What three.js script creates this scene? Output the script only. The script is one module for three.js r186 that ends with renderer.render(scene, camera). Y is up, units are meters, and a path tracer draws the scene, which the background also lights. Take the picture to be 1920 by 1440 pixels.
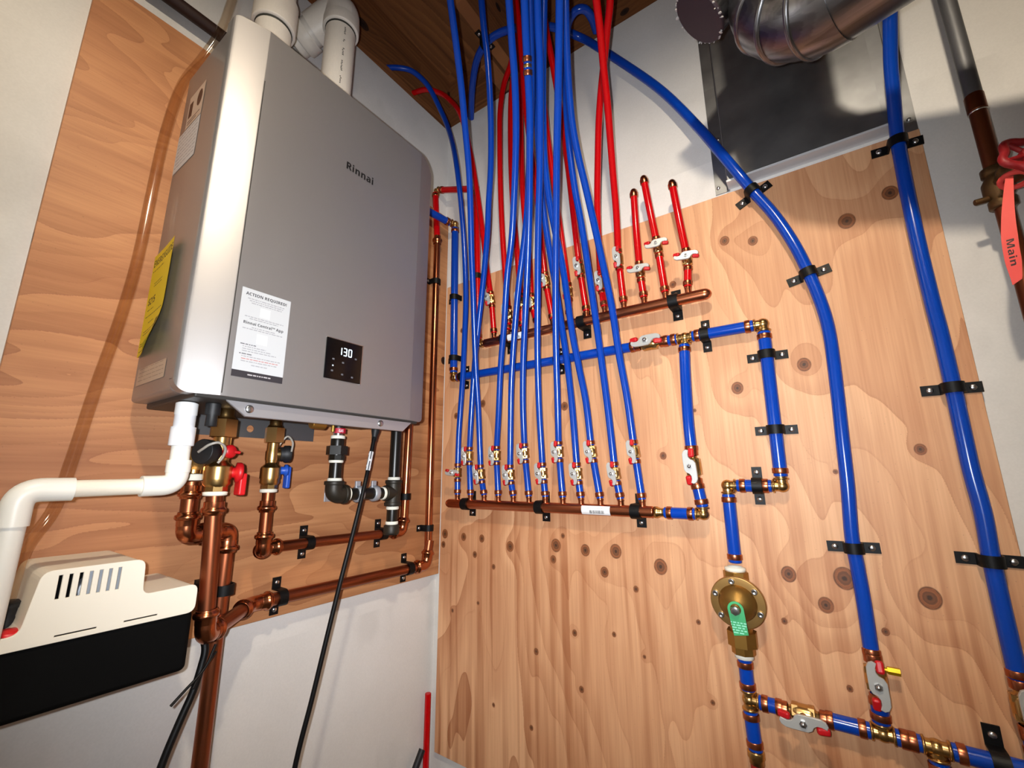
import * as THREE from 'three';
import { mergeGeometries } from 'three/addons/utils/BufferGeometryUtils.js';
import { RoundedBoxGeometry } from 'three/addons/geometries/RoundedBoxGeometry.js';

// ------------------------------------------------------------------ camera, light, exposure
const scene = new THREE.Scene();
const camera = new THREE.PerspectiveCamera(83.85, 4 / 3, 0.02, 40);
camera.position.set(1.008, 1.45, 1.03);
camera.rotation.order = 'YXZ';
camera.rotation.set(THREE.MathUtils.degToRad(12.046), THREE.MathUtils.degToRad(34.78), THREE.MathUtils.degToRad(-0.298));
camera.updateMatrixWorld(true);
scene.add(camera);
scene.background = new THREE.Color(0x000000);
const renderer = new THREE.WebGLRenderer({ antialias: true });
renderer.toneMapping = THREE.LinearToneMapping;
renderer.toneMappingExposure = 0.93;
renderer.shadowMap.enabled = true;

// the white light of the phone that took the picture, a finger's breadth beside its lens
const flash = new THREE.SpotLight(new THREE.Color(0.90, 0.94, 1.0), 5.0, 0, 1.08, 1.0, 2);
flash.position.set(0.984, 1.462, 1.046);
flash.target.position.set(0.42, 1.62, 0.22);
flash.castShadow = true; flash.shadow.radius = 0.3; flash.shadow.mapSize.set(2048, 2048);
scene.add(flash, flash.target);
const LAMP = new THREE.Vector3(1.10, 2.52, 1.14);        // the bulb of the pendant lamp
const LAMP_COLOR = new THREE.Color(1.0, 0.865, 0.68), LAMP_POWER = 3.3;

// ------------------------------------------------------------------ helpers
const V = (x, y, z) => new THREE.Vector3(x, y, z);
const A = p => Array.isArray(p) ? V(p[0], p[1], p[2]) : p;
let seed = 7;
const rnd = () => { seed = (seed * 1664525 + 1013904223) >>> 0; return seed / 4294967296; };
const names = {};
function numbered(n) { const k = names[n] = (names[n] ?? -1) + 1; return k ? n + '_' + String(k).padStart(3, '0') : n; }
function thing(name, label, category, base, group) {
  const o = new THREE.Group(); o.name = numbered(name); const b = A(base); o.position.copy(b);
  o.userData = { label, category }; if (group) o.userData.group = group;
  o._base = b.clone(); scene.add(o); return o;
}
// part(): geometry given in room coordinates, hung under its thing (or under another part)
function part(parent, name, geo, mat, label) {
  const g = Array.isArray(geo) ? merge(geo) : geo;
  const b = parent._base; g.translate(-b.x, -b.y, -b.z);
  const m = new THREE.Mesh(g, mat); m.name = name; m.castShadow = m.receiveShadow = true; m._base = b;
  if (label) m.userData.label = label;
  parent.add(m); return m;
}
function structure(name, geo, mat, label, category) {
  const m = new THREE.Mesh(Array.isArray(geo) ? merge(geo) : geo, mat); m.name = numbered(name); m.castShadow = m.receiveShadow = true;
  m.userData = { kind: 'structure', label, category }; m._base = V(0, 0, 0); scene.add(m); return m;
}
function copyOf(proto, pos, quat, label, group) {
  const c = proto.clone(true); c.name = numbered(proto.name); c.position.copy(pos); if (quat) c.quaternion.copy(quat);
  c.userData = { label, category: proto.userData.category }; if (group) c.userData.group = group;
  scene.add(c); return c;
}
function clean(g) {
  let h = g.index ? g.toNonIndexed() : g;
  for (const k of Object.keys(h.attributes)) if (!['position', 'normal', 'uv'].includes(k)) h.deleteAttribute(k);
  if (!h.attributes.normal) h.computeVertexNormals();
  if (!h.attributes.uv) h.setAttribute('uv', new THREE.BufferAttribute(new Float32Array(h.attributes.position.count * 2), 2));
  return h;
}
const merge = list => mergeGeometries(list.map(clean), false);
const Y = V(0, 1, 0);
function along(g, a, d) { g.applyQuaternion(new THREE.Quaternion().setFromUnitVectors(Y, d.clone().normalize())); g.translate(a.x, a.y, a.z); return g; }
// turned profile: [radius, height] pairs along direction d from a
function lathe(a, d, prof, seg = 20) { return along(new THREE.LatheGeometry(prof.map(p => new THREE.Vector2(Math.max(p[0], 1e-5), p[1])), seg), A(a), A(d)); }
function cyl(a, b, r, seg = 20, bev = 0) {
  a = A(a); b = A(b); const d = b.clone().sub(a), L = d.length(); const e = bev || Math.min(r * .12, L * .2);
  return lathe(a, d, [[0, 0], [r - e, 0], [r, e], [r, L - e], [r - e, L], [0, L]], seg);
}
function prism(a, d, r, h, n = 6, turn = 0) {       // hexagon with chamfered rims, flat faces
  const g = new THREE.CylinderGeometry(r, r, h, n, 1).toNonIndexed(); g.rotateY(turn); g.translate(0, h / 2, 0); g.computeVertexNormals();
  return along(g, A(a), A(d));
}
function box(x0, x1, y0, y1, z0, z1, r = 0) {
  const g = r ? new RoundedBoxGeometry(x1 - x0, y1 - y0, z1 - z0, 2, r) : new THREE.BoxGeometry(x1 - x0, y1 - y0, z1 - z0);
  g.translate((x0 + x1) / 2, (y0 + y1) / 2, (z0 + z1) / 2); return g;
}
// sweep a circle along points
function sweep(pts, r, seg = 14, caps = true) {
  const P = pts.map(A), n = P.length, pos = [], nor = [], uv = [], idx = [];
  let N = null, prevT = null, len = 0;
  for (let i = 0; i < n; i++) {
    const T = P[Math.min(i + 1, n - 1)].clone().sub(P[Math.max(i - 1, 0)]).normalize();
    if (!N) { N = Math.abs(T.y) < .9 ? V(0, 1, 0) : V(1, 0, 0); N.sub(T.clone().multiplyScalar(N.dot(T))).normalize(); }
    else { const q = new THREE.Quaternion().setFromUnitVectors(prevT, T); N.applyQuaternion(q); N.sub(T.clone().multiplyScalar(N.dot(T))).normalize(); }
    prevT = T; const B = T.clone().cross(N); if (i) len += P[i].distanceTo(P[i - 1]);
    const rr = typeof r === 'function' ? r(i / (n - 1)) : r;
    for (let j = 0; j <= seg; j++) { const a = j / seg * Math.PI * 2, c = Math.cos(a), s = Math.sin(a);
      const x = N.x * c + B.x * s, y = N.y * c + B.y * s, z = N.z * c + B.z * s;
      pos.push(P[i].x + x * rr, P[i].y + y * rr, P[i].z + z * rr); nor.push(x, y, z); uv.push(j / seg, len); }
  }
  for (let i = 0; i < n - 1; i++) for (let j = 0; j < seg; j++) { const a = i * (seg + 1) + j, b = a + seg + 1; idx.push(a, a + 1, b, b, a + 1, b + 1); }
  const g = new THREE.BufferGeometry(); g.setAttribute('position', new THREE.Float32BufferAttribute(pos, 3));
  g.setAttribute('normal', new THREE.Float32BufferAttribute(nor, 3)); g.setAttribute('uv', new THREE.Float32BufferAttribute(uv, 2)); g.setIndex(idx);
  if (!caps) return g;
  const out = [g]; const r0 = typeof r === 'function' ? r(0) : r, r1 = typeof r === 'function' ? r(1) : r;
  for (const [c, q, rr] of [[P[0], P[1], r0], [P[n - 1], P[n - 2], r1]]) { const d = c.clone().sub(q).normalize(); const k = new THREE.CircleGeometry(rr, seg); k.applyQuaternion(new THREE.Quaternion().setFromUnitVectors(V(0, 0, 1), d)); k.translate(c.x, c.y, c.z); out.push(k); }
  return merge(out);
}
const spline = (pts, r, seg = 14, per = 5) => { const c = new THREE.CatmullRomCurve3(pts.map(A), false, 'centripetal'); return sweep(c.getPoints(pts.length * per), r, seg); };
// rigid run with rounded corners
function runPts(pts, bend, k = 7) {
  const P = pts.map(A), out = [P[0]];
  for (let i = 1; i < P.length - 1; i++) {
    const a = P[i - 1].clone().sub(P[i]), b = P[i + 1].clone().sub(P[i]); const e = Math.min(bend, a.length() * .49, b.length() * .49);
    a.setLength(e).add(P[i]); b.setLength(e).add(P[i]);
    for (let j = 0; j <= k; j++) { const t = j / k; out.push(a.clone().multiplyScalar((1 - t) ** 2).add(P[i].clone().multiplyScalar(2 * t * (1 - t))).add(b.clone().multiplyScalar(t * t))); }
  }
  out.push(P[P.length - 1]); return out;
}
const run = (pts, r, bend = .03, seg = 18) => sweep(runPts(pts, bend), r, seg);
const lerp = (a, b, t) => A(a).clone().lerp(A(b), t);
const toward = (a, b, d) => A(a).clone().add(A(b).clone().sub(A(a)).setLength(d));

// ------------------------------------------------------------------ noise and textures
function hash(x, y) { let h = Math.imul(x | 0, 374761393) + Math.imul(y | 0, 668265263); h = Math.imul(h ^ (h >>> 13), 1274126177); return ((h ^ (h >>> 16)) >>> 0) / 4294967296; }
function vn(x, y) { const xi = Math.floor(x), yi = Math.floor(y), fx = x - xi, fy = y - yi, u = fx * fx * (3 - 2 * fx), v = fy * fy * (3 - 2 * fy);
  const a = hash(xi, yi), b = hash(xi + 1, yi), c = hash(xi, yi + 1), d = hash(xi + 1, yi + 1); return a + (b - a) * u + (c - a) * v + (a - b - c + d) * u * v; }
const fbm = (x, y, o = 4) => { let s = 0, a = .5, n = 0; for (let i = 0; i < o; i++) { s += vn(x, y) * a; n += a; x = x * 2.03 + 17.1; y = y * 2.03 + 9.7; a *= .5; } return s / n; };
const mix = (a, b, t) => a + (b - a) * t, clamp01 = t => Math.max(0, Math.min(1, t)), sst = (a, b, t) => { t = clamp01((t - a) / (b - a)); return t * t * (3 - 2 * t); };
function dataTex(w, h, fn, srgb = true) {
  const d = new Uint8Array(w * h * 4);
  for (let y = 0; y < h; y++) for (let x = 0; x < w; x++) { const c = fn(x / w, y / h), i = (y * w + x) * 4; d[i] = c[0]; d[i + 1] = c[1]; d[i + 2] = c[2]; d[i + 3] = 255; }
  const t = new THREE.DataTexture(d, w, h, THREE.RGBAFormat); t.magFilter = THREE.LinearFilter; t.minFilter = THREE.LinearMipmapLinearFilter; t.generateMipmaps = true;
  if (srgb) t.colorSpace = THREE.SRGBColorSpace; t.wrapS = t.wrapT = THREE.RepeatWrapping; t.needsUpdate = true; return t;
}
// rotary-cut veneer: wide irregular contour bands that bend round the knots
function veneer(w, h, W, H, o) {
  const kn = o.knots || [];
  return dataTex(w, h, (u, v) => {
    const x = u * W, y = v * H; const gx = o.horizontal ? y : x, gy = o.horizontal ? x : y;
    let f = gx * o.bands + o.wander * (fbm(gx * 1.7 + 3.3, gy * .75 + o.s, 3) - .5) + o.fine * (fbm(gx * 9 + 1, gy * 2.2 + o.s, 3) - .5);
    let kd = 0, kr = 0, near = 0;
    for (const k of kn) { const dx = (x - k[0]), dy = (y - k[1]) / 1.18, d2 = dx * dx + dy * dy, R = k[2]; if (d2 > R * R * 70) continue;
      const d = Math.sqrt(d2); f += R > .0085 ? 1.25 * Math.exp(-d2 / (R * R * 11)) : .6 * Math.exp(-d2 / (R * R * 6)); if (d < R * 1.06) { kd = Math.max(kd, 1 - sst(R * .93, R * 1.06, d)); kr = d / R; } near = Math.max(near, Math.exp(-d2 / (R * R * 3))); }
    const s = f - Math.floor(f), id = Math.floor(f);
    const soft = .35 + .9 * fbm(gx * 4 + 7, gy * 3 + 2, 2); const step = soft * (s < .05 ? 1 - s / .05 * .4 : .6 * (1 - sst(.05, .9, s)));      // crisp late-wood line fading into early wood
    const tone = hash(id + 91, 7 + o.s) * .5 + fbm(gx * 5, gy * 1.3 + 40, 3) * .5;
    const fibre = vn(gx * 620, gy * 14) * .55 + vn(gx * 240, gy * 6 + 5) * .45;
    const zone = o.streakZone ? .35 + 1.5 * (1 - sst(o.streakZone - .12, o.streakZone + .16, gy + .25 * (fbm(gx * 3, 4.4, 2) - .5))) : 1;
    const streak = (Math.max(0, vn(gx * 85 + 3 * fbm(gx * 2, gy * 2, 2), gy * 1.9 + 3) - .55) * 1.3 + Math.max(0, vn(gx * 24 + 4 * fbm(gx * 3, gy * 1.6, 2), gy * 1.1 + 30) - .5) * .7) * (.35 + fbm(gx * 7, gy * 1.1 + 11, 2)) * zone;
    let t = clamp01(step * o.contrast + streak * o.streak + (tone - .5) * o.patch + (fibre - .5) * o.grain + near * .12 + .3);
    let r = mix(o.light[0], o.dark[0], t), g = mix(o.light[1], o.dark[1], t), b = mix(o.light[2], o.dark[2], t);
    if (kd) { const w = kr + .12 * (vn(x * 160, y * 160) - .5), ring = .5 + .5 * Math.sin(w * 22), q = w < .2 ? .45 : w < .62 ? .74 + .1 * ring : w < .9 ? .98 + .12 * ring : .72; r = mix(r, o.knot[0] * q, kd); g = mix(g, o.knot[1] * q, kd); b = mix(b, o.knot[2] * q, kd); }
    const pit = vn(x * 900, y * 900) > .985 ? .8 : 1;
    return [r * pit, g * pit, b * pit];
  });
}
function canvasTex(w, h, draw) { const c = document.createElement('canvas'); c.width = w; c.height = h; const x = c.getContext('2d'); draw(x, w, h); const t = new THREE.CanvasTexture(c); t.colorSpace = THREE.SRGBColorSpace; return t; }
function std(color, roughness, metalness = 0, extra = {}) { return new THREE.MeshPhysicalMaterial({ color, roughness, metalness, ...extra }); }

const D = {"blue":{"1":[[0.1252,1.4808,0.048],[0.1289,1.5637,0.05],[0.1348,1.6332,0.0522],[0.1484,1.7493,0.0586],[0.1608,1.8704,0.068],[0.1744,1.9923,0.0806],[0.1821,2.1403,0.0998],[0.185,2.266,0.1195],[0.1831,2.4403,0.1519],[0.125,2.6068,0.1322],[0.1,2.6805,0.1437],[0.075,2.7651,0.1909],[0.045,2.8005,0.2339],[0.015,2.8032,0.2663],[-0.02,2.8007,0.2937]],"2":[[0.1742,1.5328,0.0502],[0.1866,1.6523,0.0587],[0.1973,1.7216,0.0658],[0.2119,1.7965,0.0762],[0.2354,1.8881,0.0915],[0.2602,1.9694,0.1084],[0.2846,2.0455,0.1262],[0.3141,2.1384,0.151],[0.3339,2.2087,0.1721],[0.3625,2.2925,0.2],[0.3861,2.3751,0.23],[0.4047,2.4459,0.2584],[0.4251,2.5371,0.2973],[0.4361,2.6033,0.3279],[0.4474,2.655,0.3527],[0.5184,2.98,0.509]],"3":[[0.2126,1.4793,0.0489],[0.2151,1.6364,0.0621],[0.2191,1.7359,0.0787],[0.2302,1.8366,0.1016],[0.256,1.9732,0.1426],[0.2793,2.0725,0.1797],[0.3115,2.176,0.2248],[0.3394,2.2597,0.2663],[0.3604,2.332,0.3057],[0.3872,2.4159,0.3553],[0.4097,2.4904,0.4027],[0.4314,2.5586,0.4496],[0.5655,2.98,0.7394]],"4":[[0.2762,1.5286,0.0517],[0.2896,1.6297,0.0624],[0.3112,1.7473,0.083],[0.344,1.8595,0.1113],[0.3842,1.9814,0.1517],[0.4209,2.0608,0.1833],[0.4551,2.1446,0.2208],[0.4874,2.2216,0.2598],[0.5128,2.2835,0.2938],[0.5404,2.3591,0.3389],[0.5578,2.4153,0.3744],[0.5794,2.4782,0.4172],[0.7514,2.98,0.7586]],"5":[[0.318,1.4775,0.0485],[0.3266,1.5972,0.056],[0.3393,1.7074,0.0694],[0.3637,1.8254,0.0904],[0.4003,1.9525,0.1215],[0.4318,2.0353,0.1463],[0.4668,2.1254,0.1773],[0.5047,2.2389,0.222],[0.5416,2.3414,0.2687],[0.5731,2.4359,0.3159],[0.6015,2.5216,0.3631],[0.7534,2.98,0.6153]],"6":[[0.3686,1.5334,0.0522],[0.3734,1.6368,0.0641],[0.3908,1.7541,0.087],[0.4202,1.8714,0.1189],[0.4545,1.9841,0.1589],[0.4897,2.087,0.2037],[0.5262,2.1907,0.2558],[0.5613,2.2829,0.3083],[0.5837,2.3507,0.3507],[0.6029,2.4046,0.3869],[0.6195,2.4471,0.4167],[0.827,2.98,0.7898]],"7":[[0.4195,1.4812,0.0491],[0.4248,1.6504,0.0654],[0.4397,1.7852,0.0915],[0.4633,1.9041,0.1253],[0.4896,2.012,0.1632],[0.5183,2.1064,0.203],[0.545,2.1824,0.2392],[0.5744,2.2654,0.2836],[0.6102,2.3619,0.3405],[0.6275,2.4147,0.3739],[0.6411,2.4509,0.3982],[0.8392,2.98,0.7527]],"8":[[0.472,1.5342,0.052],[0.482,1.654,0.0663],[0.4929,1.7595,0.0867],[0.5129,1.8792,0.1194],[0.5403,1.9967,0.1609],[0.5695,2.0997,0.205],[0.6004,2.1968,0.2528],[0.6282,2.2709,0.2939],[0.6651,2.3639,0.3508],[0.6894,2.4228,0.3893],[0.905,2.98,0.7544]],"9":[[0.5197,1.4792,0.0486],[0.5171,1.6309,0.0552],[0.5125,1.7396,0.0654],[0.5068,1.8238,0.0757],[0.5013,1.9291,0.0917],[0.4961,2.0334,0.1117],[0.4944,2.1377,0.1353],[0.5032,2.2601,0.1676],[0.5199,2.3878,0.2069],[0.5413,2.5062,0.2482],[0.5691,2.6246,0.2944],[0.6527,2.98,0.4332]],"10":[[0.5605,1.5301,0.0504],[0.5571,1.6334,0.0577],[0.5472,1.7142,0.0667],[0.5383,1.8059,0.0807],[0.5359,1.9027,0.0988],[0.5345,1.9917,0.1196],[0.529,2.0741,0.1421],[0.5277,2.1541,0.1665],[0.5348,2.2418,0.1965],[0.5557,2.3444,0.2356],[0.5844,2.4473,0.2797],[0.6183,2.5482,0.3277],[0.7635,2.98,0.5334]],"11":[[0.62,1.4772,0.0485],[0.6138,1.5927,0.0535],[0.6086,1.707,0.064],[0.6042,1.8383,0.0826],[0.6014,1.9567,0.1055],[0.5999,2.0687,0.1319],[0.5973,2.1544,0.1557],[0.6,2.2365,0.181],[0.6089,2.3197,0.2095],[0.6226,2.3969,0.2388],[0.6378,2.4696,0.2682],[0.6569,2.5471,0.3017],[0.7632,2.98,0.4884]],"12":[[0.6701,1.5248,0.0503],[0.6642,1.6259,0.0585],[0.6554,1.7378,0.0729],[0.6525,1.8473,0.0935],[0.6467,1.9391,0.1154],[0.6401,2.0404,0.1439],[0.635,2.1279,0.1729],[0.6308,2.2044,0.2015],[0.6318,2.2718,0.2292],[0.6421,2.3479,0.2629],[0.6585,2.4236,0.2997],[0.6771,2.4931,0.3354],[0.8071,2.98,0.5856]]},"red":{"1":[[0.2469,2.0118,0.0489],[0.2336,2.0957,0.0518],[0.2177,2.2472,0.0599],[0.2025,2.3843,0.0711],[0.1882,2.5044,0.0842],[0.1731,2.5976,0.0965],[0.17,2.6478,0.1244],[0.13,2.7174,0.1257],[0.09,2.7634,0.1387],[0.05,2.7787,0.1673],[-0.015,2.7865,0.1829]],"2":[[0.3092,1.9528,0.048],[0.3031,2.0749,0.0515],[0.2991,2.2172,0.0599],[0.3026,2.3588,0.0733],[0.3132,2.4977,0.0907],[0.3257,2.5897,0.1048],[0.3494,2.6602,0.1172],[0.3804,2.7058,0.1257],[0.395,2.8,0.12],[0.4,2.98,0.1]],"3":[[0.357,1.9745,0.0486],[0.35,2.1125,0.0532],[0.3439,2.2538,0.0629],[0.3467,2.3936,0.0772],[0.3582,2.5294,0.0954],[0.3739,2.6262,0.1112],[0.3988,2.7075,0.126],[0.425,2.82,0.16],[0.44,2.98,0.17]],"4":[[0.3977,1.9673,0.0485],[0.393,2.0816,0.0526],[0.3855,2.1858,0.0591],[0.3842,2.306,0.0708],[0.3926,2.4394,0.0884],[0.4046,2.5523,0.1074],[0.4233,2.6427,0.1251],[0.452,2.75,0.1],[0.47,2.98,0.06]],"5":[[0.4427,2.0198,0.0514],[0.4395,2.1305,0.0611],[0.4398,2.2905,0.0859],[0.4392,2.423,0.1163],[0.4421,2.5049,0.139],[0.4554,2.6183,0.1768],[0.4687,2.7034,0.2092],[0.4758,2.7651,0.235],[0.5005,2.98,0.3249]],"6":[[0.5101,1.9663,0.0485],[0.5032,2.1098,0.0576],[0.4954,2.2709,0.0779],[0.4932,2.3965,0.1019],[0.4974,2.5158,0.1311],[0.4998,2.6169,0.1609],[0.5088,2.6968,0.1874],[0.5203,2.7583,0.2098],[0.5619,2.98,0.2903]],"7":[[0.55,2.0239,0.0525],[0.5481,2.1541,0.0673],[0.5493,2.2733,0.0898],[0.5501,2.3675,0.1131],[0.5531,2.4568,0.141],[0.5546,2.5431,0.1719],[0.5555,2.6228,0.2047],[0.5601,2.6957,0.2375],[0.5778,2.98,0.3656]],"8":[[0.6075,1.9615,0.0498],[0.6159,2.0674,0.0633],[0.625,2.1477,0.0817],[0.6452,2.2455,0.1132],[0.6676,2.3275,0.1481],[0.6877,2.3812,0.1749],[0.711,2.432,0.2035],[0.7346,2.4823,0.2341],[0.7533,2.5192,0.2587],[0.905,2.98,0.5655]],"9":[[0.6626,2.0091,0.0569],[0.6726,2.1002,0.0779],[0.6811,2.1814,0.1072],[0.6933,2.2635,0.1465],[0.7057,2.3297,0.1862],[0.7152,2.3832,0.223],[0.7267,2.4347,0.262],[0.7367,2.4829,0.3027],[0.8392,2.98,0.7216]]},"coldOut":[0.127,0.1773,0.2275,0.2778,0.3281,0.3784,0.4286,0.4789,0.5292,0.5794,0.6297,0.68],"redOut":[0.2605,0.3113,0.362,0.4128,0.4635,0.5143,0.565,0.6158,0.6665,0.7173,0.768,0.8188],"coldValve":[[0.1258,1.4588,0.048],[0.1708,1.5064,0.048],[0.2161,1.4536,0.048],[0.2716,1.505,0.048],[0.3193,1.4516,0.048],[0.3672,1.5079,0.048],[0.423,1.4552,0.048],[0.4721,1.5085,0.048],[0.5228,1.4532,0.048],[0.5639,1.5054,0.048],[0.621,1.4526,0.048],[0.6703,1.5017,0.048]],"redValve":[[0.2509,1.9804,0.0498],[0.3139,1.9179,0.0479],[0.3604,1.9453,0.0484],[0.3969,1.9364,0.048],[0.4457,1.9882,0.0503],[0.5155,1.9367,0.0484],[0.5523,1.9928,0.0501],[0.61,1.936,0.0481],[0.6614,1.9873,0.0499],[0.7128,1.9389,0.0484],[0.76,1.9889,0.0501],[0.8231,1.9376,0.0484]],"redCap":[[0.7165,2.1471,0.0659],[0.7452,2.1704,0.0697],[0.8093,2.1338,0.064]],"hose1":[[0.1234,2.74,0.013],[0.1649,2.752,0.0595],[0.2237,2.752,0.1209],[0.2834,2.752,0.171],[0.3285,2.752,0.1923],[0.3697,2.752,0.1975],[0.4117,2.752,0.1894],[0.4633,2.752,0.1664],[0.5243,2.752,0.1237],[0.5867,2.7461,0.045],[0.6335,2.6848,0.04],[0.6776,2.6235,0.035],[0.7986,2.4353,0.034],[0.8786,2.27,0.042],[0.9236,2.1636,0.05],[0.9525,2.0987,0.046],[0.9714,2.0603,0.036],[1.003,1.9913,0.034],[1.0286,1.9161,0.034],[1.045,1.8491,0.031],[1.0582,1.7736,0.031],[1.0625,1.7209,0.031],[1.06,1.6073,0.031],[1.0559,1.5163,0.031],[1.0522,1.43,0.031],[1.0461,1.337,0.031],[1.0473,1.2885,0.031],[1.0481,1.2362,0.031],[1.0474,1.1704,0.031],[1.0471,1.1444,0.0335]],"hose2":[[1.27,2.98,0.1],[1.255,2.62,0.13],[1.2237,2.3311,0.16],[1.2242,2.2923,0.13],[1.2223,2.2523,0.1],[1.219,2.2055,0.075],[1.2176,2.1548,0.055],[1.2144,2.0796,0.034],[1.212,2.0085,0.034],[1.2106,1.9117,0.034],[1.211,1.8184,0.033],[1.2123,1.7303,0.032],[1.2136,1.6903,0.031],[1.2142,1.5897,0.031],[1.2138,1.5078,0.031],[1.2137,1.4539,0.031],[1.216,1.3872,0.031],[1.214,1.3261,0.031],[1.2136,1.2605,0.031],[1.2139,1.1863,0.031],[1.2141,1.1533,0.031]],"loop":[[0.533,2.715,0.0555],[0.5687,2.715,0.1093],[0.5981,2.715,0.1395],[0.623,2.715,0.1462],[0.64,2.715,0.1343],[0.6456,2.715,0.1009],[0.6414,2.715,0.062]],"m":{"elbTop":[0.0742,2.3147,0.04],"elbBot":[0.0863,1.7589,0.034],"valveH":[0.7203,1.7598,0.034],"tee":[0.7982,1.7556,0.034],"elbR":[0.9548,1.7547,0.034],"elbR2":[0.9492,1.4283,0.034],"elbL":[0.8541,1.4253,0.034],"prvTop":[0.8528,1.2677,0.034],"prv":[0.8551,1.2105,0.06],"prvUnion":[0.8489,1.1393,0.034],"prvBot":[0.8499,1.1053,0.034],"tee2":[0.853,1.0333,0.034],"end2":[0.8498,0.9387,0.034],"valve2":[0.9379,1.041,0.034],"tee3":[1.0435,1.0425,0.034],"valve3":[1.0485,1.1211,0.034],"tee4":[1.1066,1.0419,0.034],"right4":[1.1919,1.0423,0.034],"manL":[0.0855,1.3711,0.048],"manR":[0.7033,1.367,0.048],"manElb":[0.8058,1.3714,0.048],"valveM":[0.8018,1.4547,0.048],"manTop":[0.7978,1.4939,0.048],"redL":[0.2174,1.8409,0.048],"redR":[0.868,1.8438,0.048],"redElb":[0.1836,1.8332,0.048],"redTop":[0.1831,2.4027,0.048],"redTopL":[0.0068,2.4568,0.04]},"blueTopLeft":[0.055,2.32,0.1346],"knots":[[1.1609,1.2877,0.0123],[1.0901,1.2536,0.0139],[0.8706,1.285,0.0098],[0.9259,1.2661,0.0095],[0.7488,1.2097,0.0078],[0.9847,0.9733,0.0117],[0.8615,0.9402,0.0114],[0.6943,0.8015,0.0074],[1.1305,0.7997,0.0083],[0.9963,0.5756,0.0163],[0.911,0.5728,0.0122],[0.9628,0.5265,0.0116],[1.1058,0.5588,0.0149],[0.6699,0.5601,0.0142],[0.5676,0.5832,0.0138],[0.4892,0.5786,0.0118],[0.4072,0.583,0.0137],[0.3984,0.5486,0.0082],[0.2633,0.5683,0.0117],[0.1638,0.5817,0.0092],[0.0948,0.5811,0.0095],[0.1387,0.5359,0.0077],[0.019,0.5849,0.0115],[0.0135,0.5534,0.0082],[0.5369,0.5338,0.0101],[0.4281,0.6078,0.0054],[0.611,0.5062,0.006],[0.2066,0.51,0.006],[0.4526,0.3872,0.0064],[0.5532,0.4024,0.0049],[0.3427,0.3243,0.0067],[0.7396,0.46,0.0044],[0.8942,0.4883,0.005],[0.3254,0.1514,0.0053],[0.4659,0.2696,0.0062],[0.7535,0.3164,0.0042],[0.4442,0.9405,0.01],[0.1631,0.9755,0.0098],[0.0542,0.9465,0.0085],[0.0718,1.2301,0.0071],[0.9797,0.3959,0.0046],[1.0413,0.4968,0.0054],[1.0078,0.7629,0.004],[0.0567,0.3741,0.0047],[0.1525,0.4086,0.0045],[0.621,0.3705,0.0035],[0.2083,0.1707,0.0042],[0.7713,0.8997,0.0036]],"knotA":[0.015,1.8323,0.9494],"coupling":[0.5843,2.3548,0.3538],"clamps":[[0.9717,2.0666,0.032],[1.0446,1.8465,0.032],[1.0444,1.3218,0.032],[1.2128,2.0665,0.032],[1.2134,1.5896,0.032],[1.2121,1.3159,0.032]]};

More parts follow.
